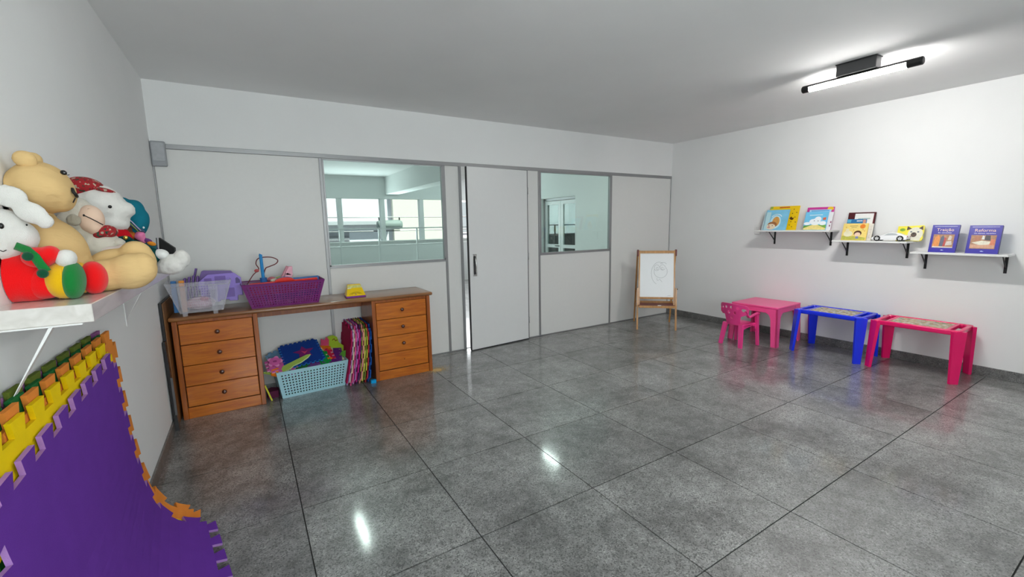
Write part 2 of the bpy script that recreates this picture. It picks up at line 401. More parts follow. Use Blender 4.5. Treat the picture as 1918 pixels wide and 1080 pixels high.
# glazed double door in the side wall
d2 = bpy.data.objects.new('door_2', None); COL.objects.link(d2); structure(d2)
bm = bmesh.new()
for q in ((DY0, DY1, DZT - .05, DZT), (DY0, DY0 + .05, 0, DZT), (DY1 - .05, DY1, 0, DZT)): box(bm, XR + .10, XR + .16, q[0], q[1], q[2], q[3])
finish('door_frame', bm, M_ALU, d2)
mid = (DY0 + DY1) / 2
for a, c in ((DY0 + .05, mid - .005), (mid + .005, DY1 - .05)):
    bm = bmesh.new(); s = .075
    for q in ((a, a + s, .02, DZT - .06), (c - s, c, .02, DZT - .06), (a + s, c - s, .02, .12), (a + s, c - s, DZT - .06 - s, DZT - .06), (a + s, c - s, .93, 1.0)):
        box(bm, XR + .11, XR + .15, q[0], q[1], q[2], q[3])
    lf = finish('door_leaf', bm, M_WALUM, d2)
    slab('pane', (XR + .127, XR + .133, a + s, c - s, .12, .93), M_GLASS, lf, r=0)
    slab('pane', (XR + .127, XR + .133, a + s, c - s, 1.0, DZT - .06 - s), M_GLASS, lf, r=0)
bm = bmesh.new(); tube(bm, [(XR + .085, mid + .05, .97), (XR + .085, mid + .17, .97)], .009, 8); tube(bm, [(XR + .11, mid + .05, .97), (XR + .085, mid + .05, .97)], .008, 8)
finish('handle', bm, M_BLACK, d2, smooth=True)
# lobby behind that door, its dimness put into the dark wall colour
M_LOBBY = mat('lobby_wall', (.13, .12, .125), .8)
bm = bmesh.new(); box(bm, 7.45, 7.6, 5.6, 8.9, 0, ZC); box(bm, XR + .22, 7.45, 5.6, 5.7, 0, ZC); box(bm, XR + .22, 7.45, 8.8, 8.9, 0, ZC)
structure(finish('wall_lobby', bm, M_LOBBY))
ld = bpy.data.objects.new('door_3', None); COL.objects.link(ld); structure(ld)
slab('door_leaf', (7.41, 7.45, 6.9, 7.6, 0, 2.05), mat('lobby_door', (.34, .36, .35), .5), ld, r=.004)
bm = bmesh.new(); box(bm, 7.42, 7.46, 6.84, 6.9, 0, 2.11); box(bm, 7.42, 7.46, 7.6, 7.66, 0, 2.11); box(bm, 7.42, 7.46, 6.84, 7.66, 2.05, 2.11)
finish('door_frame', bm, M_WALUM, ld)

# ------------------------------------------------------------------ outside: a pale building across the street, planter, cables
structure(slab('ground_street', (-14, 22, NY1 + .3, 26, -3.2, -3.1), mat('asphalt', (.2, .2, .2), .9), r=0))
bd = thing('building', 'pale building front across the street beyond the left window', 'building', (4.0, 17.0, -3.1))
slab('facade', (-9, 11, 0, .6, 0, 12), mat('pale_render', (.82, .82, .86), .8), bd, r=0)
slab('side_wing', (.9, 3.0, -.25, 0, 0, 12), mat('cream_render', (.80, .75, .66), .8), bd, r=0)
slab('ledge', (-9, .85, -.35, 0, 4.62, 4.78), mat('grey_render', (.5, .51, .53), .8), bd, r=.02)
slab('ledge', (-9, 3.0, -.30, 0, 6.35, 6.6), mat('warm_ledge', (.62, .58, .52), .8), bd, r=.02)
for x in (-4.6, -3.1, -1.7):
    w_ = slab('shutter', (x, x + .95, -.04, 0, 3.0, 4.35), mat('grey_shutter', (.33, .33, .35), .6), bd, r=.01)
    bm = bmesh.new()
    for k in range(9): box(bm, x + .03, x + .92, -.055, -.04, 3.06 + .14 * k, 3.12 + .14 * k)
    finish('slats', bm, mat('shutter_slats', (.22, .22, .24), .6), w_)
for x in (3.6, 5.2, 7.0):
    w_ = slab('window', (x, x + .9, -.05, 0, 4.2, 5.6), M_WALUM, bd, r=.01)
    slab('pane', (x + .07, x + .83, -.06, -.05, 4.27, 5.53), mat('dull_window', (.35, .4, .42), .2), w_, r=0)
pl = thing('street_planter', 'green plants along the ledge of the pale building', 'planter', (0.2, 16.83, 1.685))
bm = bmesh.new()
rnd = random.Random(5)
for k in range(70):
    x = rnd.uniform(-1.0, .9); a = rnd.uniform(0, 6.28); l = rnd.uniform(.12, .3)
    p0 = Vector((x, rnd.uniform(-.06, .06), .10)); p1 = p0 + Vector((math.cos(a) * .14, math.sin(a) * .1, l)); s = Vector((.035, 0, .01))
    q = [bm.verts.new(p) for p in (p0, (p0 + p1) / 2 + s, p1, (p0 + p1) / 2 - s)]; bm.faces.new(q)
tag(finish('leaves', bm, mat('leaf_green', (.06, .22, .08), .6, var=.4, vscale=4), pl), kind='stuff')
slab('trough', (-1.05, .95, -.1, .1, 0, .12), mat('trough_grey', (.5, .5, .5), .8), pl, r=.01)
sg = thing('street_sign', 'small red shop sign on the pale building', 'sign', (1.35, 16.2, .55))
slab('plate', (-.14, .14, -.03, .03, 0, .3), mat('sign_red', (.6, .03, .03), .5), sg, r=.01)
slab('plate', (-.06, .2, -.03, .03, .38, .62), mat('sign_red', (.6, .03, .03), .5), sg, r=.01)
slab('arm', (-.02, .02, -.02, .74, .3, .36), M_BLACK, sg, r=0)
tr = thing('cable_closure', 'grey cylindrical box hanging on the street cables', 'cable box', (3.55, 12.6, 1.50))
bm = bmesh.new(); lathe(bm, [(0, -.36), (.10, -.36), (.13, -.30), (.14, .28), (.11, .36), (0, .36)], 16, Matrix.Rotation(R_(90), 4, 'Y')); finish('body', bm, mat('closure_grey', (.22, .27, .25), .6), tr, smooth=True)
for s in (-.3, .3):
    bm = bmesh.new(); tube(bm, [(s, 0, .13), (s, 0, .22)], .02, 6); finish('hanger', bm, M_BLACK, tr)
for k, (z0, sag, yy) in enumerate(((1.74, .02, 12.6), (1.38, .06, 12.7), (2.25, -.12, 12.4))):
    bm = bmesh.new(); tube(bm, [(-4 + i * .8, yy, z0 - sag * math.sin(math.pi * i / 20) + (.35 * (i - 10) / 10 if k == 2 else 0)) for i in range(21)], .014, 6)
    tag(finish('street_cable', bm, M_BLACK), ['upper black street cable carrying the grey box', 'lower black street cable under the grey box', 'topmost black street cable slanting across the left window'][k], 'cable', 'street cables')

for x, nm in ((-4.1, 'left'), (12.1, 'right')):
    up = thing('utility_pole', 'concrete street pole at the %s end of the cables' % nm, 'pole', (x, 12.6, -3.1), group='street poles')
    bm = bmesh.new(); tube(bm, [(0, 0, 0), (0, 0, 6.5)], [.14, .10], 12); finish('shaft', bm, mat('concrete', (.45, .45, .43), .9), up, smooth=True)
    for zz in (4.84, 4.48, 5.35): slab('cross_arm', (-.12, .12, -.35, .25, zz - .04 , zz + .04), mat('concrete', (.45, .45, .43), .9), up, r=.01)
# ------------------------------------------------------------------ ceiling tube lamps
def ceiling_lamp(name, label, x, y, power=1.0, tilt=0):
    t = thing(name, label, 'lamp', (x, y, ZC), group='ceiling tube lamps')
    slab('mount', (-.045, .045, -.125, .125, -.088, 0), mat('dark_grey_mount', (.05, .05, .052), .4), t, r=.004)
    slab('mount_rim', (-.050, .050, -.130, .130, -.008, 0), M_BLACK, t, r=.002)
    L_, r = .375, .028
    for s in (-1, 1):
        bm = bmesh.new()
        prof = [(0, L_), (r * .8, L_), (r, L_ - .006), (r, L_ - (.055 if s > 0 else .085)), (0, L_ - (.055 if s > 0 else .085))]
        lathe(bm, prof, 20, Matrix.Translation((0, 0, -.112)) @ Matrix.Rotation(R_(-90 * s), 4, 'X'))
        finish('end_cap', bm, M_BLACK, t, smooth=False)
    # black back of the tube
    bm = bmesh.new(); a = [(r * math.sin(R_(q)), r * math.cos(R_(q))) for q in range(-55 - tilt, 56 - tilt, 10)]
    for i in range(len(a) - 1):
        v = [bm.verts.new((a[i + k][0], yy, -.112 + a[i + k][1])) for k, yy in ((0, -L_ + .04), (1, -L_ + .04), (1, L_ - .04), (0, L_ - .04))]; bm.faces.new(v)
    finish('tube_back', bm, M_BLACK, t, weld=True)
    bm = bmesh.new(); r2 = r * .97; a = [(r2 * math.sin(R_(q)), r2 * math.cos(R_(q))) for q in range(55 - tilt, 306 - tilt, 10)]
    for i in range(len(a) - 1):
        v = [bm.verts.new((a[i + k][0], yy, -.112 + a[i + k][1])) for k, yy in ((0, -L_ + .085), (1, -L_ + .085), (1, L_ - .055), (0, L_ - .055))]; bm.faces.new(v)
        bm.faces.ensure_lookup_table(); bm.faces[-1].material_index = 0 if 5 <= i < len(a) - 6 else 1
    # LED tube: bright below, dimmer on its flanks
    finish('diffuser', bm, [mat('lit_diffuser_%d' % (power * 100), (.9, .9, .9), .5, emit=(1, .985, .96), estr=LAMP * power), mat('diffuser_flank_%d' % (power * 100), (.9, .9, .9), .5, emit=(1, .985, .96), estr=LAMP * power * .07)], t, smooth=True, weld=True)
ceiling_lamp('tube_lamp', 'black ceiling tube lamp with lit white diffuser above the wall shelves', 3.885, 1.277, 1.0, 20)
ceiling_lamp('tube_lamp', 'lit ceiling tube lamp on the desk side of the room', .85, 1.10, .18)
ceiling_lamp('tube_lamp', 'lit ceiling tube lamp of the next room behind the left window', .84, 5.13, .45)
ceiling_lamp('tube_lamp', 'lit ceiling tube lamp of the next room behind the right window', 3.93, 5.27, .45)

# ------------------------------------------------------------------ writing desk with two pedestals of drawers
W_FRONT = wood('orange_wood', (.42, .095, .004), (.63, .185, .010), (5, 40, 45))
W_FRAME = wood('red_brown_wood', (.27, .060, .006), (.42, .115, .012), (40, 40, 4))
W_TOP = wood('worn_desk_top', (.20, .075, .022), (.33, .14, .045), (4, 40, 40), rough=.28, coat=.45)
W_KNOB = mat('dark_wood_knob', (.085, .022, .010), .22, coat=.6)
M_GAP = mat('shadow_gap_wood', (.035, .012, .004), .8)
desk = thing('writing_desk', 'long orange wooden desk with two pedestals of four drawers', 'desk', (.36, 3.93, 0))
DF, DB = 3.728, 4.165
bm = bmesh.new(); rbox(bm, -.668, 1.392, 3.696, 4.172, .771, .803, r=.013, seg=4)
finW('desk_top', bm, W_TOP, desk, smooth=True)
def pedestal(x0, x1, missing):
    t = .034
    for xa, xb in ((x0, x0 + t), (x1 - t, x1)): slabW('side_panel', (xa, xb, DF - .012, DB, 0, .771), W_FRAME, desk, r=.004)
    slabW('apron', (x0 + t, x1 - t, DF, DF + .02, .744, .771), W_FRAME, desk, r=.003)
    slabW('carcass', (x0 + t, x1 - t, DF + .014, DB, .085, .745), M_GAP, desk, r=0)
    slabW('plinth', (x0 + t, x1 - t, DF - .002, DB, 0, .086), W_FRONT, desk, r=.003)
    h = .1585
    for k in range(4):
        z0 = .094 + k * (h + .0045)
        d = slabW('drawer', (x0 + t + .005, x1 - t - .005, DF - .004, DF + .016, z0, z0 + h), W_FRONT, desk, r=.004)
        cx, cz = (x0 + x1) / 2, z0 + h / 2
        bm = bmesh.new()
        if (k == 0 and missing):
            lathe(bm, [(0, .0006), (.005, .0006), (.005, 0), (0, 0)], 12, Matrix.Translation((cx, DF - .004, cz)) @ Matrix.Rotation(R_(90), 4, 'X'))
            finW('screw_hole', bm, M_GAP, d)
        else:
            lathe(bm, [(0, .026), (.010, .025), (.0165, .020), (.0175, .015), (.014, .010), (.008, .007), (.008, 0), (0, 0)], 18, Matrix.Translation((cx, DF - .004, cz)) @ Matrix.Rotation(R_(90), 4, 'X'))
            finW('knob', bm, W_KNOB, d, smooth=True)
pedestal(-.652, -.098, False)
pedestal(.806, 1.366, True)
slabW('back_panel', (-.1, .806, DB - .02, DB, .66, .771), W_FRAME, desk, r=0)

# boards stored between the desk and the left wall
bb = thing('storage_board', 'tall brown hardboard panel with black edge beside the desk', 'board', (-.684, 3.82, 0))
slabW('hardboard', (-.676, -.670, 3.62, 4.15, .004, .925), wood('hardboard_brown', (.20, .085, .025), (.28, .125, .04), (30, 4, 30), rough=.5, coat=0), bb, r=.001, seg=1)
slabW('black_backing', (-.694, -.676, 3.605, 4.15, 0, .932), M_BLACK, bb, r=.002, seg=1)
b2 = thing('storage_board', 'short black panel leaning by the left wall in front of the brown board', 'board', (-.675, 3.57, 0))
bm = bmesh.new(); hexa(bm, [(-.681, 3.53, .001), (-.660, 3.53, .001), (-.660, 3.60, .001), (-.681, 3.60, .001)], [(-.694, 3.545, .66), (-.676, 3.545, .66), (-.676, 3.60, .66), (-.694, 3.60, .66)])
bevel_all(bm, .002, 1); finW('panel_body', bm, M_BLACK, b2)
slabW('edge_clip', (-.672, -.6585, 3.527, 3.535, .12, .40), mat('grey_clip', (.12, .12, .125), .4), b2, r=.001, seg=1)

# ------------------------------------------------------------------ perforated baskets
def perforated(bm, P, nu, nv, hole=.55, margin=(.0, .0, .0, .0), n=6):
    """sheet P(u, v) with a grid of round holes; margins (u0, u1, v0, v1) stay solid"""
    u0, u1, v0, v1 = margin[0], 1 - margin[1], margin[2], 1 - margin[3]
    us = [u0 + (u1 - u0) * i / nu for i in range(nu + 1)]; vs_ = [v0 + (v1 - v0) * j / nv for j in range(nv + 1)]
    V = {}
    def vv(u, v):
        k = (round(u, 6), round(v, 6))
        if k not in V: V[k] = bm.verts.new(P(u, v))
        return V[k]
    for i in range(nu):
        for j in range(nv):
            a, b, c, d = us[i], us[i + 1], vs_[j], vs_[j + 1]; mu, mv = (a + b) / 2, (c + d) / 2
            outer = [(b, mv), (b, d), (mu, d), (a, d), (a, mv), (a, c), (mu, c), (b, c)]
            inner = [(mu + (b - a) / 2 * hole * math.cos(R_(45 * k)), mv + (d - c) / 2 * hole * math.sin(R_(45 * k))) for k in range(8)]
            o_ = [vv(*q) for q in outer]; i_ = [bm.verts.new(P(*q)) for q in inner]
            for k in range(8): bm.faces.new((o_[k], o_[(k + 1) % 8], i_[(k + 1) % 8], i_[k]))
    for (a, b, c, d, mu, mv) in ((0, u0, 0, 1, 1, nv), (u1, 1, 0, 1, 1, nv)):
        if b - a < 1e-6: continue
        rows = [0] + [x for x in vs_ if 0 < x < 1] + [1]
        for p, q in zip(rows, rows[1:]): bm.faces.new((vv(a, p), vv(b, p), vv(b, q), vv(a, q)))
    for (c, d) in ((0, v0), (v1, 1)):
        if d - c < 1e-6: continue
        for p, q in zip(us, us[1:]): bm.faces.new((vv(p, c), vv(q, c), vv(q, d), vv(p, d)))
def basket_shell(bot, top, z0, z1, parent, material, grid, hole, thick=.0025, solid_ends=False, margins=(.03, .03, .06, .08), name='basket_wall'):
    """bot/top: half sizes (hx, hy); one part per wall"""
    (bx, by), (tx, ty) = bot, top
    cb = [(-bx, -by), (bx, -by), (bx, by), (-bx, by)]; ct = [(-tx, -ty), (tx, -ty), (tx, ty), (-tx, ty)]
    for k in range(4):
        a0, a1, b0, b1 = (Vector(cb[k] + (z0,)), Vector(cb[(k + 1) % 4] + (z0,)), Vector(ct[k] + (z1,)), Vector(ct[(k + 1) % 4] + (z1,)))
        f = lambda u, v: (a0 * (1 - u) + a1 * u) * (1 - v) + (b0 * (1 - u) + b1 * u) * v
        bm = bmesh.new(); nu, nv = grid[k % 2]
        perforated(bm, f, nu, nv, hole, margins)
        o = finish(name, bm, material, parent)
        sm = o.modifiers.new('thickness', 'SOLIDIFY'); sm.thickness = thick; sm.offset = 0
    bm = bmesh.new(); box(bm, -bx, bx, -by, by, z0, z0 + thick); finish('basket_floor', bm, material, parent)
    bm = bmesh.new(); r = .004
    tube(bm, [Vector(p + (z1,)) for p in rrect(-tx, tx, -ty, ty, min(.02, tx * .2), 4)], r, 6, closed=True)
    finish('rim', bm, material, parent, smooth=True)

M_PURP = mat('dark_purple_plastic', (.17, .004, .15), .35, var=.05, trans=.0, spec=.5)
M_SKYP = mat('pale_blue_plastic', (.40, .68, .76), .4, var=.03)
pb = thing('purple_basket', 'dark purple perforated plastic basket full of toys on the desk', 'basket', (.118, 3.885, .8035), (0, 0, R_(1.5)))
basket_shell((.250, .120), (.308, .155), 0, .198, pb, M_PURP, ((25, 9), (12, 9)), .50)
cb_ = thing('clear_basket', 'translucent clear stacking basket at the left end of the desk', 'basket', (-.462, 3.865, .8035), (0, 0, R_(3)))
M_CLEAR = mat('clear_frosted_plastic', (.78, .78, .84), .18, var=.02, alpha=.24)
basket_shell((.135, .13), (.205, .160), .02, .250, cb_, M_CLEAR, ((12, 10), (10, 10)), .42, margins=(.26, .22, .05, .10))
bm = bmesh.new(); tube(bm, [Vector(p + (.224,)) for p in rrect(-.197, .197, -.157, .157, .03, 4)], .004, 6, closed=True); finish('lower_rim', bm, M_CLEAR, cb_, smooth=True)
for sx, sy in ((-.105, -1), (.085, -1), (-.105, 1), (.085, 1)):
    bm = bmesh.new(); hexa(bm, [(sx - .014, sy * .14 - .008, 0), (sx + .014, sy * .14 - .008, 0), (sx + .014, sy * .14 + .008, 0), (sx - .014, sy * .14 + .008, 0)],
                           [(sx - .03, sy * .158 - .012, .228), (sx + .03, sy * .158 - .012, .228), (sx + .03, sy * .158 + .012, .228), (sx - .03, sy * .158 + .012, .228)])
    bevel_all(bm, .004, 2); finish('foot', bm, M_CLEAR, cb_)
M_LILAC = mat('lilac_plastic', (.34, .23, .72), .35, var=.03)
M_LILD = mat('deep_violet_plastic', (.13, .055, .27), .4, var=.08)
# lilac toy house front standing half in the clear basket
lv = thing('toy_house_panel', 'lilac plastic toy house panel with window recesses propped against the clear basket', 'toy', (-.335, 3.90, .868), (R_(-9), 0, R_(-5)))
out = [(-.13, 0), (-.13, .10), (-.155, .115), (-.155, .152), (-.075, .222), (.105, .226), (.150, .185), (.155, .04), (.12, .04), (.118, .0), (.06, .0), (.055, .012), (.0, .012), (-.005, 0)]
bm = bmesh.new(); prism(bm, out, .018, Matrix.Rotation(R_(90), 4, 'X')); bevel_all(bm, .003, 1); finish('panel_body', bm, M_LILAC, lv)
for (x0, x1, z0, z1) in ((-.03, .045, .135, .205), (.035, .10, .03, .105), (-.10, -.05, .135, .19), (-.09, -.03, .03, .10)):
    bm = bmesh.new(); prism(bm, rrect(x0, x1, z0, z1, .005, 3), .0025, Matrix.Translation((0, -.0175, 0)) @ Matrix.Rotation(R_(90), 4, 'X')); finish('window_recess', bm, mat('lilac_recess', (.20, .115, .45), .4), lv)
bm = bmesh.new(); prism(bm, [(.112, .138), (.145, .140), (.142, .165), (.125, .188), (.112, .180)], .0025, Matrix.Translation((0, -.0175, 0)) @ Matrix.Rotation(R_(90), 4, 'X')); finish('arched_recess', bm, mat('violet_recess', (.10, .06, .24), .4), lv)
bm = bmesh.new(); box(bm, -.14, .155, -.022, -.018, .118, .124); finish('ridge', bm, M_LILAC, lv)
l2 = thing('toy_house_panel', 'dark violet plastic roof panel behind the lilac toy house panel', 'toy', (-.35, 3.975, .868), (R_(-6), 0, R_(-4)))
bm = bmesh.new(); prism(bm, [(-.16, .06), (-.10, .245), (-.085, .25), (.10, .238), (.12, .21), (.14, .06)], .03, Matrix.Rotation(R_(90), 4, 'X')); bevel_all(bm, .003, 1); finish('roof_body', bm, mat('violet_roof', (.19, .11, .36), .4), l2)
bm = bmesh.new(); box(bm, -.20, -.188, -.035, 0, .0, .23, Matrix.Rotation(R_(14), 4, 'Y')); finish('roof_flange', bm, M_LILD, l2)
for k in range(4):
    fr_ = thing('violet_toy_strip', 'violet ribbed toy strip standing in the clear basket, %s' % ('nearest the wall', 'second from the wall', 'third from the wall', 'nearest the toy house')[k], 'toy', (-.595 + .026 * k, 3.90 + .01 * k, .826), (0, R_(8), 0), group='violet strips in the clear basket')
    slab('strip', (0, .017, -.03, .03, 0, .268 - .008 * abs(k - 2)), M_LILD, fr_, r=.006, seg=3, smooth=True)
for nm, c, x, lab in (('toy_block', (.85, .30, .02), -.567, 'small orange toy block in the clear basket'), ('toy_block', (.02, .16, .42), -.615, 'small blue toy block in the clear basket')):
    tb = thing(nm, lab, 'toy', (x, 3.80, .826)); slab('block', (-.016, .016, -.02, .02, 0, .240), mat(lab, c, .4), tb, r=.004)
bgp = thing('toy_pieces', 'pale pink toy piece lying in the clear basket', 'toy', (-.47, 3.86, .826))
bm = bmesh.new(); ellipsoid(bm, (0, 0, .05), (.10, .09, .05)); finish('soft_body', bm, mat('pale_pink_toy', (.75, .52, .62), .5), bgp, smooth=True)
bm = bmesh.new(); ellipsoid(bm, (.03, -.05, .085), (.03, .03, .02)); finish('bow', bm, mat('rose_bow', (.6, .2, .3), .5), bgp, smooth=True)

# contents of the purple basket
M_RED = mat('red_plastic', (.80, .025, .012), .3, var=.03)
M_BLUE = mat('blue_plastic', (.02, .13, .40), .35, var=.03)
rt = thing('red_case', 'flat red plastic case with moulded handle standing in the purple basket', 'toy case', (.118, 3.795, .852), (R_(6), R_(-1.5), R_(1.5)))
slab('case_body', (-.245, .265, -.008, .008, .06, .162), M_RED, rt, r=.006)
bm = bmesh.new(); prism(bm, ell(.01, .155, .075, .032, 20, 0, 180), .03, Matrix.Translation((0, .015, 0)) @ Matrix.Rotation(R_(90), 4, 'X')); bevel_all(bm, .004, 2); finish('handle', bm, M_RED, rt)
bt = thing('blue_case', 'flat dark blue plastic case behind the red case in the purple basket', 'toy case', (.16, 3.825, .852), (0, R_(-1.5), R_(1.5)))
slab('case_body', (-.10, .24, -.012, .012, .0, .172), M_BLUE, bt, r=.006)
bm = bmesh.new(); prism(bm, ell(-.03, .165, .065, .024, 20, 0, 180), .024, Matrix.Translation((0, .012, 0)) @ Matrix.Rotation(R_(90), 4, 'X')); finish('handle', bm, M_BLUE, bt)
bs = thing('toy_tube', 'bright blue upright plastic tube in the purple basket', 'toy', (-.022, 3.84, .807), (0, R_(-1), 0))
bm = bmesh.new(); tube(bm, [(0, 0, 0), (0, 0, .425), (.003, 0, .43)], .0125, 14); finish('tube_body', bm, mat('cyan_blue_plastic', (.01, .25, .60), .35), bs, smooth=False)
bm = bmesh.new(); tube(bm, [(0, 0, .18), (0, 0, .235)], .026, 12); finish('collar', bm, M_BLUE, bs)
cd = thing('skipping_cord', 'dark red looped cord rising from the purple basket', 'cord', (-.022, 3.88, .895))
pts = [(-.12, 0, .10), (-.075, 0, .17), (-.03, .01, .215), (-.045, .02, .26), (-.03, .02, .30), (.01, .02, .312), (.07, .01, .31), (.115, 0, .285), (.10, -.005, .255), (.05, -.01, .235), (.02, -.01, .22), (.0, 0, .16)]
cur = []
for i in range(len(pts) - 1):
    p0, p1, p2, p3 = [Vector(pts[min(max(i + k, 0), len(pts) - 1)]) for k in (-1, 0, 1, 2)]
    for q in range(5):
        t = q / 5; cur.append(.5 * ((2 * p1) + (p2 - p0) * t + (2 * p0 - 5 * p1 + 4 * p2 - p3) * t * t + (3 * p1 - p0 - 3 * p2 + p3) * t ** 3))
bm = bmesh.new(); tube(bm, cur, .0042, 6); finish('cord_body', bm, mat('dark_red_cord', (.16, .012, .014), .5), cd, smooth=True)
bm = bmesh.new(); ellipsoid(bm, (-.045, .0, .205), (.018, .012, .014)); finish('knot', bm, mat('rose_knot', (.55, .10, .10), .5), cd, smooth=True)
pk = thing('pink_toy_clip', 'pale pink folded plastic toy sticking out of the purple basket', 'toy', (.135, 3.88, .985), (0, R_(28), 0))
bm = bmesh.new(); rbox(bm, -.026, .026, -.018, .018, -.04, .085, r=.003); rbox(bm, -.026, .026, -.018, .018, .07, .145, r=.003, mtx=Matrix.Translation((0, 0, .075)) @ Matrix.Rotation(R_(-26), 4, 'Y') @ Matrix.Translation((0, 0, -.075)))
finish('clip_body', bm, mat('pale_pink_plastic', (.86, .40, .50), .4), pk)
bm = bmesh.new(); rbox(bm, -.05, -.03, -.02, .02, -.03, .135, r=.004); finish('clip_back', bm, mat('dusty_pink_plastic', (.55, .22, .27), .45), pk)
for k, (x, y, z, rr, c, nm) in enumerate(((.055, 3.86, 1.005, .028, (.70, .62, .50), 'cream'), (.095, 3.89, 1.02, .024, (.40, .50, .10), 'olive green'), (.035, 3.90, 1.02, .026, (.55, .15, .18), 'rose red'))):
    bl = thing('toy_trinket', '%s crumpled toy trinket peeping from the purple basket' % nm, 'toy', (x, y, z), group='trinkets in the purple basket')
    bm = bmesh.new(); ellipsoid(bm, (0, 0, 0), (rr * 1.2, rr, rr * .8), sub=2)
    for v in bm.verts: v.co *= 1 + .35 * noise.noise(v.co * 60 + Vector((k * 7, 0, 0)))
    finish('trinket_body', bm, mat('trinket_' + nm, c, .4, var=.3, vscale=60), bl)
for k, (x0, x1, z1, c, nm) in enumerate(((-.12, .03, .14, (.62, .09, .12), 'coral red'), (.045, .18, .155, (.80, .42, .60), 'pale pink'), (.195, .33, .16, (.72, .20, .30), 'rose'))):
    bl = thing('toy_box', '%s toy box deep inside the purple basket' % nm, 'toy', ((x0 + x1) / 2, 3.885, .807), group='toys inside the purple basket')
    slab('box_body', (-(x1 - x0) / 2, (x1 - x0) / 2, -.055, .07, 0, z1), mat('toybox_' + nm, c, .45, var=.35, vscale=25), bl, r=.01, seg=3)

# yellow tapered toy box on the desk
yb_ = thing('toy_box', 'yellow tapered box with purple base standing on the bare desk top', 'toy box', (.700, 3.875, .8035), (0, 0, R_(-2)))
slab('base', (-.086, .086, -.062, .062, 0, .016), mat('purple_edge', (.20, .012, .27), .4), yb_, r=.003, seg=2)
bm = bmesh.new(); hexa(bm, [(-.084, -.060, .016), (.084, -.060, .016), (.084, .060, .016), (-.084, .060, .016)], [(-.056, .020, .112), (.056, .020, .112), (.056, .058, .112), (-.056, .058, .112)])
bevel_all(bm, .004, 2); finish('box_body', bm, mat('yellow_card', (.93, .62, .004), .35), yb_)
FM = Matrix.Translation((0, -.060, .016)) @ Matrix.Rotation(math.atan2(.096, .080), 4, 'X')      # frame of the sloping front
def on_front(nm, pts, h, m_): bm = bmesh.new(); prism(bm, pts, h, FM); finish(nm, bm, m_, yb_)
on_front('print', [(-.062, .088), (.062, .088), (.058, .118), (-.058, .118)], .0006, mat('pale_yellow_print', (.86, .76, .25), .35, var=.45, vscale=45))
on_front('print', [(-.064, .080), (-.030, .084), (-.030, .090), (-.062, .090)], .0008, mat('white_print', (.9, .88, .8), .35))
bm = bmesh.new(); tube(bm, [FM @ Vector((.054 * math.cos(R_(a)), .012 + .028 * math.sin(R_(a)), .0006)) for a in range(0, 181, 15)], .0011, 4); finish('print_arc', bm, M_GAP, yb_)
on_front('print_dot', ell(0, .018, .006, .004, 10), .0006, mat('purple_edge', (.2, .02, .27)))
for k in range(9):
    a = 150 - k * 15; on_front('print_letter', rrect(.042 * math.cos(R_(a)) - .003, .042 * math.cos(R_(a)) + .003, .012 + .018 * math.sin(R_(a)) - .0025, .012 + .018 * math.sin(R_(a)) + .0025, .001, 2), .0005, M_GAP)

# ------------------------------------------------------------------ foam puzzle mats
def tabs_edge(p0, p1, n, depth, phase, rng=None):
    """dovetail teeth from p0 to p1; outward is to the right of travel"""
    p0, p1 = Vector(p0), Vector(p1); d = p1 - p0; L = d.length; d.normalize(); o = Vector((d.y, -d.x)); out = [p0]
    pitch = L / n
    for k in range(n):
        a = (k + .27 + phase) * pitch; b = (k + .73 + phase) * pitch; f = .09 * pitch
        if b + f > L: break
        out += [p0 + d * a, p0 + d * (a - f) + o * depth, p0 + d * (b + f) + o * depth, p0 + d * b]
    return out
def mat_outline(w, h, n, depth, m_=None, ph=0):
    m_ = m_ or n
    pts = tabs_edge((0, 0), (w, 0), n, depth, ph) + tabs_edge((w, 0), (w, h), m_, depth, ph) + tabs_edge((w, h), (0, h), n, depth, ph) + tabs_edge((0, h), (0, 0), m_, depth, ph)
    return [(p.x, p.y) for p in pts]
def foam_sheet(name, outline, thick, material, parent, warp=None, cuts=0, h=1.0, edge_mat=None, bev=.0):
    bm = bmesh.new(); prism(bm, outline, thick)
    if edge_mat is not None:
        for f in bm.faces:
            if abs(f.normal.z) < .5: f.material_index = 1
        bm.normal_update()
        for f in bm.faces: f.material_index = 1 if abs(f.normal.z) < .5 else 0
    if cuts or warp: bmesh.ops.triangulate(bm, faces=[f for f in bm.faces if len(f.verts) > 4])
    for k in range(1, cuts):
        bmesh.ops.bisect_plane(bm, geom=bm.verts[:] + bm.edges[:] + bm.faces[:], plane_co=(0, h * k / cuts, 0), plane_no=(0, 1, 0))
    if warp:
        for v in bm.verts: v.co = warp(v.co)
    return finish(name, bm, [material, edge_mat] if edge_mat else material, parent)
def foam_mat(name, col, var=.10): return mat(name, col, .85, spec=.18, var=var, vscale=14, bump=.25, bscale=420)

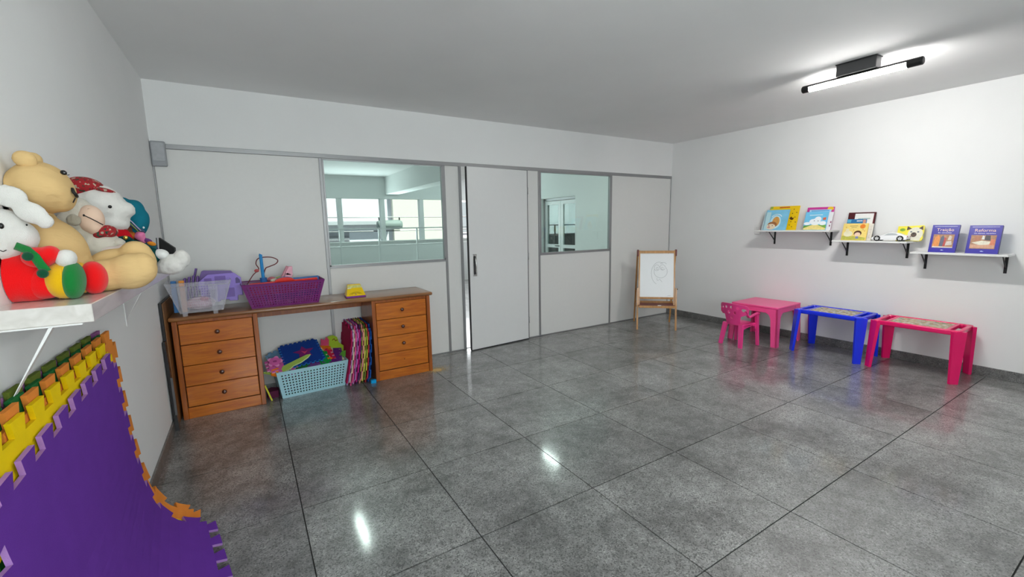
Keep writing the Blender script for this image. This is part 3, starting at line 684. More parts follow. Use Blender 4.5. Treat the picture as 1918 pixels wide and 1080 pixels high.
# big mats leaning on the left wall under the shelf: outline (a = from far end to near end, b = down from the top)
def leaning_warp(xs, ytop, ybot, ztop, out, slope, thick, near_out, zlow):
    """profile: hangs down the wall, sweeps out over the floor at the bottom"""
    ctrl = [(0, 0.0, 1.0), (.25, .002, .77), (.5, .010, .52), (.68, .030, .33), (.82, .085, .16), (.92, .20, .06), (1.0, .30, .028)]
    def prof(t):
        if t <= 0: return (0.0, 1.0 - t * .97)
        for (a, x0, z0), (b, x1, z1) in zip(ctrl, ctrl[1:]):
            if t <= b:
                f = (t - a) / (b - a); f2 = f; return (x0 + (x1 - x0) * f2, z0 + (z1 - z0) * f2)
        e = t - 1; return (.30 + e * .97, .028)
    def smooth_prof(t):
        s = [prof(t + d) for d in (-.06, -.03, 0, .03, .06)]
        return (sum(q[0] for q in s) / 5, sum(q[1] for q in s) / 5)
    def P(a, b):
        x, z = smooth_prof(b)
        y = ytop + (ybot - ytop) * max(0, b) ** 1.3 - a * .985
        return Vector((xs + x * out + a * near_out * max(0, b) ** 2, y, max(zlow, z * ztop - slope * a * (1 - max(0, min(1, b))))))
    def warp(co):
        a, b, w = co.x, co.y, co.z
        p = P(a, b); du = P(a + .01, b) - P(a - .01, b); dv = P(a, b + .01) - P(a, b - .01)
        n = du.cross(dv).normalized()
        if n.x < 0 and abs(n.x) > abs(n.z): n = -n
        elif n.z < 0 and abs(n.z) >= abs(n.x): n = -n
        return p + n * w
    return warp
LM = [('mauve', (.36, .13, .34), -.692, 2.16, 2.16, .990, .10, .0, .0, None),
      ('olive', (.12, .165, .02), -.683, 2.00, 2.02, 1.000, .12, .0, .0, None),
      ('dark green', (.010, .15, .035), -.672, 2.09, 2.11, .985, .15, .0, .0, None),
      ('orange', (.80, .26, .04), -.658, 2.135, 2.285, .990, .62, .01, .05, (.62, .20, .03)),
      ('yellow', (.92, .64, .0), -.644, 1.99, 2.13, .968, .66, .01, .10, (.72, .50, .0)),
      ('violet', (.135, .034, .33), -.626, 1.955, 2.14, .935, .72, .065, .16, (.38, .20, .50))]
for k, (nm, col, xs, yt, yb2, zt, ou, sl, no, ec) in enumerate(LM):
    t = thing('foam_floor_mat', {'mauve': 'mauve foam puzzle mat flat against the left wall behind the others', 'olive': 'olive green foam puzzle mat, second from the left wall', 'dark green': 'bright green foam puzzle mat between the olive and orange mats', 'orange': 'orange foam puzzle mat behind the yellow one under the toy shelf', 'yellow': 'yellow foam puzzle mat between the orange and violet mats', 'violet': 'large violet foam puzzle mat curling out onto the floor in front'}[nm], 'foam mat', (xs, 1.6, 0), group='foam mats leaning on the left wall')
    ol = mat_outline(1.0, 1.0, 8, .045)
    if nm in ('orange', 'dark green', 'mauve'):       # teeth offset by half a pitch
        ol = [(p[0], p[1]) for p in ol]
    fm = foam_mat('foam_' + nm, col); em = foam_mat('foam_edge_' + nm, ec or tuple(c * .8 for c in col))
    wf = leaning_warp(xs, yt, yb2, zt, ou, sl, .013, no, .002 + .0 * k)
    foam_sheet('mat_body', ol, .0115, fm, t, lambda co, wf=wf, t=t: wf(co) - Vector(t.location), 24, 1.0, em)

# ------------------------------------------------------------------ foam mats standing on edge under the desk
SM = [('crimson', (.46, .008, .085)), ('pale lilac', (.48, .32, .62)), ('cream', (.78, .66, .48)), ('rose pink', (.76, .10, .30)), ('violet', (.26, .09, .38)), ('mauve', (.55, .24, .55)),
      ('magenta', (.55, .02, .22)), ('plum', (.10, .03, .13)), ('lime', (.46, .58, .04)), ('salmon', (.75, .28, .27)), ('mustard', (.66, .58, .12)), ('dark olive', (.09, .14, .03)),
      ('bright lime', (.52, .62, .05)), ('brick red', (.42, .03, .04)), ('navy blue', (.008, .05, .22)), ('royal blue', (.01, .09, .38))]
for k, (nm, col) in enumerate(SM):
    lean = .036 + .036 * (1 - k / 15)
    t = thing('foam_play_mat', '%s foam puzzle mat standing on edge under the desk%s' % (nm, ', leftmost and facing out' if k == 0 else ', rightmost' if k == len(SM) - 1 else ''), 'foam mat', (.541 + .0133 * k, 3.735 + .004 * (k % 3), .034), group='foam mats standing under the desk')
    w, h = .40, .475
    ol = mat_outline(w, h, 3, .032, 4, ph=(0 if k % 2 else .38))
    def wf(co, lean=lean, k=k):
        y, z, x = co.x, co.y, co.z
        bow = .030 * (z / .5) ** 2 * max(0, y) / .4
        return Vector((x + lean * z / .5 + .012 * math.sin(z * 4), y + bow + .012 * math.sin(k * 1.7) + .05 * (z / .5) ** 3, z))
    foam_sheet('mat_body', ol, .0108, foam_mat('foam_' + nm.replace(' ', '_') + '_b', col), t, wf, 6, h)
ct_ = thing('foam_tab', 'small bright cyan foam tab on the floor by the right pedestal', 'foam piece', (.775, 3.705, .001))
bm = bmesh.new(); prism(bm, [(-.022, -.012), (.020, -.014), (.026, 0), (.020, .02), (-.022, .02)], .03); bevel_all(bm, .003, 1); finish('tab_body', bm, foam_mat('foam_cyan', (.01, .36, .75)), ct_)

# ------------------------------------------------------------------ pale blue basket heaped with foam pieces
kb = thing('blue_basket', 'pale blue perforated plastic basket of foam pieces under the desk', 'basket', (.272, 3.935, .0), (0, 0, R_(4.5)))
basket_shell((.258, .150), (.293, .185), 0, .242, kb, M_SKYP, ((21, 8), (11, 8)), .56, margins=(.04, .04, .08, .09))
def foam_piece(name, label, outline, thick, col, px, y, rot, ec=None, mn=None):
    t = thing(name, label, 'foam piece', at(px[0], px[1], y), tuple(R_(a) for a in rot), group='foam pieces heaped in the blue basket')
    ws = [p[0] for p in outline]; hs = [p[1] for p in outline]; cx, cy = (min(ws) + max(ws)) / 2, (min(hs) + max(hs)) / 2
    o = foam_sheet('sheet', [(p[0] - cx, p[1] - cy) for p in outline], thick, foam_mat(mn or ('foam_piece_%d' % abs(hash(label)) if False else 'fp_' + label.split(' foam')[0].replace(' ', '_')), col), t, edge_mat=foam_mat('fe_' + label.split(' foam')[0].replace(' ', '_'), ec) if ec else None)
    return t
sq = lambda s, n=5, d=.022: mat_outline(s, s, n, d)
for k, (nm, c) in enumerate((('bottle green', (.012, .05, .02)), ('aubergine', (.04, .010, .035)), ('midnight blue', (.008, .015, .06)), ('dark moss', (.02, .045, .012)), ('deep plum', (.06, .012, .035)), ('forest green', (.012, .06, .022)))):  # dark filler added so the basket holes read as shaded
    t = thing('foam_tile', '%s foam tile added as filler to darken the holes of the blue basket' % nm, 'foam piece', (.272, 3.935, .012 + .034 * k), (0, 0, R_(4.5)), group='foam pieces heaped in the blue basket')
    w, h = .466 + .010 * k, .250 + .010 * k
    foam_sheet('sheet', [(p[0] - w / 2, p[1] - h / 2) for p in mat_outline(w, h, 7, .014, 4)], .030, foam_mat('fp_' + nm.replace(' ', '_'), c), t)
foam_piece('foam_tile', 'steel blue foam tile at the left of the heap', sq(.22), .012, (.16, .33, .52), (533, 668), 3.98, (18, -12, 8), (.30, .50, .70))
foam_piece('foam_tile', 'green foam tile at the front of the heap', mat_outline(.25, .16, 6, .020, 3), .012, (.01, .26, .045), (585, 677), 3.87, (30, -8, 4), (.02, .35, .08))
foam_piece('foam_tile', 'moss green foam tile at the front left of the heap', mat_outline(.22, .14, 5, .020, 3), .012, (.02, .16, .04), (548, 684), 3.86, (30, -8, 4))
foam_piece('foam_tile', 'purple foam tile under the blue star tile', sq(.30), .012, (.17, .06, .26), (556, 677), 3.92, (20, -4, 3), (.36, .20, .45))
foam_piece('foam_tile', 'crimson foam tile between green and purple tiles', mat_outline(.24, .14, 5, .020, 3), .012, (.55, .015, .06), (596, 672), 3.90, (30, -6, 6), (.75, .30, .42))
foam_piece('foam_tile', 'pink foam tile at the left front of the heap', mat_outline(.20, .15, 4, .020, 3), .012, (.62, .12, .38), (527, 684), 3.86, (24, 4, 8), (.85, .45, .65))
foam_piece('foam_tile', 'violet foam tile at the right of the heap', sq(.26), .012, (.14, .02, .22), (607, 664), 3.96, (16, 6, -8))
foam_piece('foam_tile', 'cream foam tile sloping at the right end', mat_outline(.24, .18, 5, .020, 3), .012, (.74, .62, .46), (629, 661), 3.98, (14, 22, -12), (.80, .72, .60))
foam_piece('foam_tile', 'dark green foam tile under the cream tile', mat_outline(.24, .18, 5, .020, 3), .012, (.02, .07, .015), (628, 672), 3.93, (28, 4, -6))
bs_ = foam_piece('foam_tile', 'royal blue foam tile with a purple star on top', sq(.30, 8, .016), .013, (.006, .045, .27), (565, 662), 3.95, (24, -4, 5), (.02, .16, .50))
star = []
for k in range(10):
    a = R_(90 + 36 * k); r = .085 if k % 2 == 0 else .042; star.append((r * math.cos(a) * 1.05, r * math.sin(a)))
bm = bmesh.new(); prism(bm, star, .003, Matrix.Translation((.02, .0, .0125))); finish('star_inlay', bm, foam_mat('foam_star', (.20, .02, .16)), bs_)
bm = bmesh.new(); prism(bm, [(-.02, .02), (.0, -.03), (.035, .01), (.01, .0)], .0035, Matrix.Translation((.02, .0, .0128))); finish('star_heart', bm, foam_mat('foam_heart', (.62, .05, .16)), bs_)
fw = foam_piece('foam_flower', 'pink foam flower with a hole at the left of the heap', ell(0, 0, .045, .045, 18), .012, (.70, .22, .48), (515, 678), 3.86, (35, 0, 0))
bm = bmesh.new(); prism(bm, ell(0, 0, .016, .010, 12), .0135); finish('flower_centre', bm, foam_mat('foam_flower_centre', (.32, .05, .20)), fw)
for k in range(5):
    a = R_(72 * k); bm = bmesh.new(); prism(bm, ell(.042 * math.cos(a), .042 * math.sin(a), .018, .018, 10), .0118); finish('petal', bm, foam_mat('fp_petal', (.74, .27, .52)), fw)
leaf = [(-.13, -.01), (-.11, -.03), (-.06, -.035), (-.02, -.022), (.04, -.03), (.11, -.018), (.14, 0), (.11, .016), (.03, .022), (-.03, .026), (-.09, .03)]
foam_piece('foam_leaf', 'lime foam leaf lying on the front of the heap', leaf, .012, (.36, .52, .10), (554, 680), 3.80, (30, -22, 4), (.62, .78, .35))
foam_piece('foam_shape', 'orange foam shape at the left front rim', [(-.05, -.02), (-.01, -.045), (.04, -.04), (.05, .0), (.02, .035), (-.03, .03)], .012, (.80, .20, .015), (518, 698), 3.78, (40, 0, 20))
foam_piece('foam_shape', 'lime foam strip at the left front rim', [(-.07, -.012), (.05, -.02), (.07, .0), (-.02, .014)], .012, (.45, .62, .03), (508, 700), 3.80, (30, 20, 0))
foam_piece('foam_shape', 'orange foam flower shape in the middle of the heap', [(.04 * (1 + .35 * math.cos(5 * R_(15 * k))) * math.cos(R_(15 * k)), .035 * (1 + .35 * math.cos(5 * R_(15 * k))) * math.sin(R_(15 * k))) for k in range(24)], .012, (.82, .24, .01), (612, 673), 3.86, (30, 0, 0))
foam_piece('foam_shape', 'orange foam square behind the blue star tile', mat_outline(.10, .10, 3, .014), .012, (.72, .26, .04), (606, 655), 4.0, (22, 8, 0))
dino = [(-.13, -.10), (-.10, .02), (-.06, .085), (-.02, .10), (.02, .085), (.04, .03), (.10, -.01), (.15, -.08), (.10, -.10), (.0, -.09)]
dn = foam_piece('foam_shape', 'large lime foam animal shape rising at the back of the heap', dino, .013, (.34, .50, .03), (628, 647), 4.06, (62, 8, -8))
bm = bmesh.new(); tube(bm, [(-.03, .05, .0135), (-.015, .065, .0135), (.0, .045, .0135), (.015, .055, .0135)], .004, 4); finish('mouth_mark', bm, foam_mat('foam_darkred', (.22, .03, .02)), dn)
foam_piece('foam_shape', 'leaf green foam fin at the right end of the heap', [(-.07, -.05), (.02, -.06), (.05, .0), (.055, .085), (.02, .045), (-.03, .02)], .013, (.10, .30, .03), (645, 660), 3.93, (70, 8, -20))
foam_piece('foam_shape', 'rose red foam cut-out at the back left of the lime shape', [(-.04, -.05), (.03, -.05), (.04, .02), (.02, .05), (.0, .02), (-.03, .04)], .012, (.55, .06, .14), (608, 641), 4.07, (65, 0, 0))
ys = thing('yellow_strip', 'thin yellow green plastic strip leaning by the left pedestal', 'strip', (-.055, 3.77, .001), (0, R_(-16), 0))
slab('strip_body', (-.006, .006, -.004, .004, 0, .15), mat('yellow_green', (.62, .60, .03), .5), ys, r=.001, seg=1)
mp_ = thing('foam_scrap', 'dark maroon foam scrap on the floor left of the blue basket', 'foam piece', (-.03, 3.88, .001))
bm = bmesh.new(); prism(bm, [(-.05, -.06), (.03, -.05), (.04, .03), (-.02, .07), (-.06, .02)], .06); bevel_all(bm, .01, 2); finish('scrap_body', bm, foam_mat('foam_maroon', (.12, .02, .06)), mp_)

# pale sawdust by the right pedestal
bm = bmesh.new(); rnd = random.Random(9); NR = 10; rings = []
for i in range(NR + 1):
    r = i / NR; ring = []
    for k in range(36):
        a = 2 * math.pi * k / 36; rr = r * (1 + .25 * noise.noise(Vector((math.cos(a) * 1.5, math.sin(a) * 1.5, 3))))
        x, y = rr * .055 * math.cos(a), rr * .040 * math.sin(a)
        h = .006 * max(0, 1 - r) ** 1.2 * (1 + .5 * noise.noise(Vector((x * 60, y * 60, 1)))) + .0006
        ring.append(bm.verts.new((x, y, h if i < NR else .0002)))
    rings.append(ring)
for a, b in zip(rings, rings[1:]):
    for k in range(36): bm.faces.new((a[k], a[(k + 1) % 36], b[(k + 1) % 36], b[k]))
for k in range(1300):      # scattered grains
    a = rnd.uniform(0, 6.283); r = abs(rnd.gauss(0, .055)); x, y = r * math.cos(a) * 1.3, r * math.sin(a); s = rnd.uniform(.0006, .0016)
    box(bm, x - s, x + s, y - s, y + s, .0002, .0002 + s * 1.5)
sd = finish('sawdust', bm, mat('pale_sawdust', (.66, .46, .20), .95, var=.2, vscale=200), weld=False)
sd.location = (1.405, 3.715, 0); tag(sd, 'little heap of pale sawdust on the floor by the desk', 'sawdust', kind='stuff')

# ------------------------------------------------------------------ wooden easel in the far right corner
W_EASEL = wood('light_pine', (.42, .185, .045), (.60, .30, .085), (30, 30, 4), rough=.4, coat=.2)
M_MAROON = mat('maroon_paint', (.16, .012, .015), .4, var=.12)
es = thing('easel', 'wooden childrens easel with white drawing board in the corner', 'easel', (4.502, 3.571, 0), (0, 0, R_(-42.6)))
HW = .235; Hh = 1.06; LB = .15      # half width, height, how far the top leans back
def fp(x, z, off=0): return Vector((x, LB * z / Hh + off, z))            # a point on the leaning front plane
def bar(p, q, w, d):
    """square bar from p to q, w wide along x, d deep"""
    bm = bmesh.new(); p, q = Vector(p), Vector(q); ax = (q - p).normalized(); s = Vector((1, 0, 0)) if abs(ax.x) < .7 else Vector((0, 0, 1)); n = ax.cross(s).normalized(); s = n.cross(ax).normalized()
    c = [s * (w / 2) * a + n * (d / 2) * b for a, b in ((-1, -1), (1, -1), (1, 1), (-1, 1))]
    hexa(bm, [p + k for k in c], [q + k for k in c]); bevel_all(bm, .002, 1); return bm
for s in (-1, 1):
    finish('front_leg', bar(fp(s * (HW + .013), 0, -.014), fp(s * (HW + .013), .56, -.014), .022, .024), W_EASEL, es)
    finish('frame_stile', bar(fp(s * (HW - .008), .33), fp(s * (HW - .008), Hh), .020, .022), W_EASEL, es)
    finish('rear_leg', bar((s * (HW + .012), .50, 0), (s * (HW + .012), LB + .03, Hh), .020, .022), W_EASEL, es)
    bm = bmesh.new(); prism(bm, rrect(-.045, .030, -.075, .012, .014, 3), .016, Matrix.Translation((s * (HW + .010) - .008, LB + .015, Hh)) @ Matrix.Rotation(R_(90), 4, 'Z') @ Matrix.Rotation(R_(90), 4, 'X')); finish('clip', bm, M_MAROON, es)
    bm = bmesh.new(); lathe(bm, [(0, .012), (.010, .010), (.012, .004), (.012, 0), (0, 0)], 12, Matrix.Translation((s * (HW + .024), fp(0, .56).y - .014, .545)) @ Matrix.Rotation(R_(90 * s), 4, 'Y')); finish('bolt', bm, M_BLACK, es)
    finish('side_brace', bar((s * (HW + .0), fp(0, .33).y, .325), (s * (HW + .0), .36, .325), .012, .02), W_EASEL, es)
finish('top_bar', bar(fp(-HW, Hh - .020), fp(HW, Hh - .020), .034, .024), W_EASEL, es)
finish('lower_bar', bar(fp(-HW, .425), fp(HW, .425), .026, .022), W_EASEL, es)
finish('rear_bar', bar((-HW, .40, .25), (HW, .40, .25), .026, .018), W_EASEL, es)
bm = bmesh.new(); hexa(bm, [fp(-HW + .012, .437, -.008), fp(HW - .012, .437, -.008), fp(HW - .012, .437, .004), fp(-HW + .012, .437, .004)], [fp(-HW + .012, 1.018, -.008), fp(HW - .012, 1.018, -.008), fp(HW - .012, 1.018, .004), fp(-HW + .012, 1.018, .004)])
brd = finish('white_board', bm, mat('whiteboard', (.80, .81, .82), .3, var=.02), es)
M_PENC = mat('faint_pencil', (.30, .31, .32), .6, var=.2, vscale=60)
def doodle(pts):
    bm = bmesh.new(); tube(bm, [fp(x, z, -.0085) for x, z in pts], .0015, 4); finish('drawn_line', bm, M_PENC, brd)
doodle(ell(.05, .78, .085, .085, 22, -200, 40)); doodle(ell(.0, .83, .034, .040, 16, 0, 360)); doodle(ell(.075, .835, .034, .036, 16, 0, 360)); doodle(ell(.005, .82, .014, .016, 10)); doodle(ell(.07, .822, .014, .016, 10))
doodle(ell(.085, .87, .04, .03, 8, 20, 160)); doodle([(.02, .655), (.035, .68), (.07, .64)]); doodle([(.0, .69), (.012, .655)]); doodle(ell(.03, .755, .10, .15, 18, 60, 250)); doodle([(.14, .455), (.17, .46), (.18, .458)])
bm = bmesh.new(); hexa(bm, [(-HW + .004, fp(0, .33).y - .13, .322), (HW - .004, fp(0, .33).y - .13, .322), (HW - .004, .20, .322), (-HW + .004, .20, .322)], [(-HW + .004, fp(0, .33).y - .13, .332), (HW - .004, fp(0, .33).y - .13, .332), (HW - .004, .20, .332), (-HW + .004, .20, .332)])
finish('tray', bm, M_MAROON, es)
finish('tray_rail', bar((-HW - .004, fp(0, .33).y - .135, .330), (HW + .004, fp(0, .33).y - .135, .330), .030, .014), W_EASEL, es)
finish('tray_back_rail', bar((-HW, .20, .345), (HW, .20, .345), .030, .014), W_EASEL, es)
slab('chalk', (.0, .045, fp(0, .33).y - .145, fp(0, .33).y - .128, .345, .353), M_WHITE, es, r=.003)

# ------------------------------------------------------------------ childrens plastic tables and chair
def leg_solid(x0, y0, wx0, wy0, x1, y1, wx1, wy1, z1):
    bm = bmesh.new()
    q = lambda x, y, wx, wy, z: [(x - wx, y - wy, z), (x + wx, y - wy, z), (x + wx, y + wy, z), (x - wx, y + wy, z)]
    hexa(bm, q(x0, y0, wx0, wy0, 0), q(x1, y1, wx1, wy1, z1)); bevel_all(bm, .006, 2); return bm
def print_mat(name, cols, scale):
    if name in MATS: return MATS[name]
    mt, nt, b = principled(name); N, L = nt.nodes, nt.links
    tc = N.new('ShaderNodeTexCoord'); vo = N.new('ShaderNodeTexVoronoi'); vo.inputs['Scale'].default_value = scale; vo.distance = 'CHEBYCHEV'; vo.inputs['Randomness'].default_value = .55
    L.new(tc.outputs['Object'], vo.inputs['Vector']); sp = N.new('ShaderNodeSeparateColor'); L.new(vo.outputs['Color'], sp.inputs[0])
    cr = N.new('ShaderNodeValToRGB'); cr.color_ramp.interpolation = 'CONSTANT'
    for k, c in enumerate(cols):
        e = cr.color_ramp.elements[k] if k < 2 else cr.color_ramp.elements.new(k / len(cols))
        e.position = k / len(cols); e.color = c + (1,)
    L.new(sp.outputs[0], cr.inputs[0]); L.new(cr.outputs[0], b.inputs['Base Color']); b.inputs['Roughness'].default_value = .25
    MATS[name] = mt; return mt
M_GAME = print_mat('board_game_print', [(.42, .32, .12), (.55, .50, .33), (.34, .19, .06), (.50, .40, .19), (.17, .22, .12), (.58, .53, .42)], 46)
def game_table(name, label, col, cx, cy, rz):
    m_ = mat('plastic_' + name, col, .22, var=.02, spec=.6)
    t = thing(name, label, 'table', (cx, cy, 0), (0, 0, R_(rz)), group='low plastic game tables')
    hx, hy, H = .185, .290, .465
    for s in (-1, 1):
        slab('side_rail', (s * hx - .018, s * hx + .018, -hy + .02, hy - .02, H - .045, H), m_, t, r=.010, seg=3, smooth=True)
        slab('end_handle', (-hx + .02, hx - .02, s * hy - .017, s * hy + .017, H - .040, H), m_, t, r=.010, seg=3, smooth=True)
        slab('cross_bar', (-hx, hx, s * (hy - .078) - .014, s * (hy - .078) + .014, H - .036, H - .002), m_, t, r=.006, seg=2)
        for q in (-1, 1):      # plate legs set across the corners, tapering and splaying to the floor
            n = Vector((q, s, 0)).normalized(); tt = Vector((-s, q, 0)).normalized(); bm = bmesh.new()
            qd = lambda c, hw, ht: [c - tt * hw - n * ht, c + tt * hw - n * ht, c + tt * hw + n * ht, c - tt * hw + n * ht]
            b0 = Vector((q * .232, s * .300, 0)); b1 = Vector((q * (hx - .001), s * (hy - .001), H - .010))
            hexa(bm, qd(b0, .032, .012), qd(b1, .050, .016)); bevel_all(bm, .005, 2); finish('leg', bm, m_, t)
            bm = bmesh.new(); lathe(bm, [(0, H - .046), (.028, H - .046), (.031, H - .040), (.031, H - .008), (.026, H), (0, H)], 20, Matrix.Translation((q * (hx - .012), s * (hy - .012), 0))); finish('corner', bm, m_, t, smooth=False)
    slab('table_top', (-hx, hx, -hy + .085, hy - .085, H - .03, H - .006), m_, t, r=.003)
    slab('game_print', (-hx + .022, hx - .022, -hy + .094, hy - .094, H - .006, H - .0052), M_GAME, t, r=0)
game_table('blue_table', 'royal blue plastic childrens table with printed game top', (.006, .030, .80), 5.205, 1.785, 1.0)
game_table('magenta_table', 'magenta plastic childrens table with printed game top', (.84, .006, .14), 5.228, 1.095, 1.5)

M_PINK = mat('hot_pink_plastic', (.95, .09, .31), .3, var=.02, spec=.6)
pt = thing('pink_table', 'square pink plastic childrens table behind the small chair', 'table', (5.177, 2.505, 0), (0, 0, R_(2)))
H = .458; hx, hy = .278, .268
bm = bmesh.new(); rbox(bm, -hx, hx, -hy, hy, H - .022, H, r=.008, seg=3); finish('table_top', bm, M_PINK, pt)
for (x0, x1, y0, y1) in ((-hx + .006, -hx + .020, -hy + .05, hy - .05), (hx - .020, hx - .006, -hy + .05, hy - .05), (-hx + .05, hx - .05, -hy + .006, -hy + .020), (-hx + .05, hx - .05, hy - .020, hy - .006)):
    slab('apron', (x0, x1, y0, y1, H - .075, H - .015), M_PINK, pt, r=.003, seg=1)
def arch_leg(sx, sy):
    """corner leg of two tapering plates with a rounded shoulder under the apron"""
    bm = bmesh.new(); zt = H - .02
    prof = [(0, 0), (.062, 0), (.072, H - .17)] + [(.072 + .05 * (1 - math.cos(R_(a))), H - .17 + .09 * math.sin(R_(a))) for a in (20, 40, 60, 75, 90)] + [(.122, zt), (0, zt)]
    for k in range(2):
        a = []; b_ = []
        for p, z in prof:
            f = 1 - z / zt; ox, oy = hx - .004 + .022 * f, hy - .004 + .022 * f      # slight splay to the foot
            if k == 0: a.append(bm.verts.new((sx * (ox - p), sy * oy, z))); b_.append(bm.verts.new((sx * (ox - p), sy * (oy - .016), z)))
            else: a.append(bm.verts.new((sx * ox, sy * (oy - p), z))); b_.append(bm.verts.new((sx * (ox - .016), sy * (oy - p), z)))
        n = len(a); bm.faces.new(a); bm.faces.new(b_[::-1])
        for i in range(n): bm.faces.new((a[i], b_[i], b_[(i + 1) % n], a[(i + 1) % n]))
    return bm
for sx in (-1, 1):
    for sy in (-1, 1): finish('leg', arch_leg(sx, sy), M_PINK, pt)

M_CHAIR = mat('pink_chair_plastic', (.86, .050, .27), .3, var=.02, spec=.6)
ch = thing('small_chair', 'small pink plastic armchair with round holes in its backrest', 'chair', (4.735, 2.553, 0), (0, 0, R_(-5)))
SZ = .262
slab('seat', (-.125, .135, -.120, .120, SZ - .018, SZ), M_CHAIR, ch, r=.008, seg=3, smooth=True)
bm = bmesh.new()
def loop(pts): 
    v = [bm.verts.new((p[0], p[1], 0)) for p in pts]; return [bm.edges.new((v[i], v[(i + 1) % len(v)])) for i in range(len(v))]
outl = [(-.085, 0), (.085, 0), (.090, .06), (.100, .105), (.128, .118), (.160, .135), (.176, .165), (.178, .20), (.168, .226), (.14, .240), (.07, .247), (0, .249), (-.07, .247), (-.14, .240), (-.168, .226), (-.178, .20), (-.176, .165), (-.160, .135), (-.128, .118), (-.100, .105), (-.090, .06)]
ed = loop(outl)
for (x, z, r) in ((-.132, .182, .022), (-.074, .200, .018), (0, .204, .018), (.074, .200, .018), (.132, .182, .022), (-.038, .142, .018), (.038, .142, .018), (0, .084, .018)): ed += loop(ell(x, z, r, r, 12))
bmesh.ops.triangle_fill(bm, use_beauty=True, use_dissolve=False, edges=ed)
bmesh.ops.subdivide_edges(bm, edges=[e for e in bm.edges if e.calc_length() > .05], cuts=2)
bmesh.ops.triangulate(bm, faces=[f for f in bm.faces if len(f.verts) > 4])
for v in bm.verts:
    x, z = v.co.x, v.co.y; v.co = Vector((-.128 - .045 * z / .24 + 1.9 * x * x, x, SZ - .01 + z))
bk = finish('backrest', bm, M_CHAIR, ch); sm = bk.modifiers.new('thickness', 'SOLIDIFY'); sm.thickness = .010; sm.offset = 0
for s in (-1, 1):
    finish('back_leg', leg_solid(-.152, s * .128, .010, .022, -.118, s * .100, .014, .026, SZ), M_CHAIR, ch)
    finish('front_leg', leg_solid(.135, s * .140, .012, .014, .118, s * .122, .016, .016, .372), M_CHAIR, ch)
    bm = bmesh.new(); pts = [(-.118, s * .150, SZ + .165), (-.105, s * .158, SZ + .125), (-.075, s * .158, SZ + .092), (-.02, s * .152, SZ + .100), (.06, s * .145, SZ + .116), (.118, s * .135, SZ + .122), (.140, s * .130, SZ + .108)]
    prev = None
    for i, p in enumerate(pts):
        d = Vector(pts[min(i + 1, 6)]) - Vector(pts[max(i - 1, 0)]); n = d.cross(Vector((0, 1, 0))).normalized() * .006; w = Vector((0, .016, 0)); p = Vector(p)
        r = [bm.verts.new(p + k) for k in (-w - n, w - n, w + n, -w + n)]
        if prev:
            for k in range(4): bm.faces.new((prev[k], prev[(k + 1) % 4], r[(k + 1) % 4], r[k]))
        else: bm.faces.new(r[::-1])
        prev = r
    bm.faces.new(prev); finish('armrest', bm, M_CHAIR, ch)
    bm = bmesh.new(); prism(bm, [(-.115, 0), (-.115, .05)] + [(-.095 + .09 * (1 - math.cos(R_(a))), -.0 + .032 * math.sin(R_(a))) for a in (30, 60, 90)] + [(.03, .034), (.08, .022), (.115, -.03), (.118, .05), (-.115, .05)][0:3] + [(.118, .05)], .010, Matrix.Translation((0, s * .121 + .005, SZ - .055)) @ Matrix.Rotation(R_(90), 4, 'X'))
    finish('side_skirt', bm, M_CHAIR, ch)

# ------------------------------------------------------------------ wall shelves on the right wall
M_SHELF = mat('white_melamine', (.80, .80, .785), .35, var=.015)
def wall_shelf(label, y0, y1, z, brs):
    t = thing('wall_shelf', label, 'shelf', (XR, (y0 + y1) / 2, z), group='white shelves on the right wall')
    hw = (y1 - y0) / 2
    slab('board', (-.25, 0, -hw, hw, -.018, 0), M_SHELF, t, r=.0015, seg=1)
    for yb in brs:
        yb -= (y0 + y1) / 2
        bm = bmesh.new(); box(bm, -.005, 0, yb - .010, yb + .010, -.175, -.018); br = finish('bracket', bm, M_BLACK, t)
        bm = bmesh.new(); box(bm, -.20, -.005, yb - .009, yb + .009, -.023, -.018); finish('bracket_arm', bm, M_BLACK, br)
        bm = bmesh.new(); hexa(bm, [(-.006, yb - .004, -.135), (-.006, yb + .004, -.135), (-.001, yb + .004, -.125), (-.001, yb - .004, -.125)], [(-.150, yb - .004, -.023), (-.150, yb + .004, -.023), (-.140, yb + .004, -.023), (-.140, yb - .004, -.023)]); finish('bracket_brace', bm, M_BLACK, br)
    return t
wall_shelf('highest white wall shelf with children picture books', 1.935, 2.752, 1.318, (2.62, 2.01))
wall_shelf('middle white wall shelf with the toy car', 1.278, 1.902, 1.213, (1.845, 1.335))
wall_shelf('lowest white wall shelf with two blue books', .620, 1.246, 1.118, (1.19, .665))
sk = thing('wall_socket', 'white wall socket half hidden behind the highest shelf', 'socket', (XR, 2.84, 1.325))
slab('plate', (-.010, 0, -.036, .036, -.062, .062), M_WHITE, sk, r=.003)
slab('insert', (-.013, -.009, -.018, .018, -.03, .03), mat('socket_insert', (.7, .7, .69), .4), sk, r=.002, seg=1)

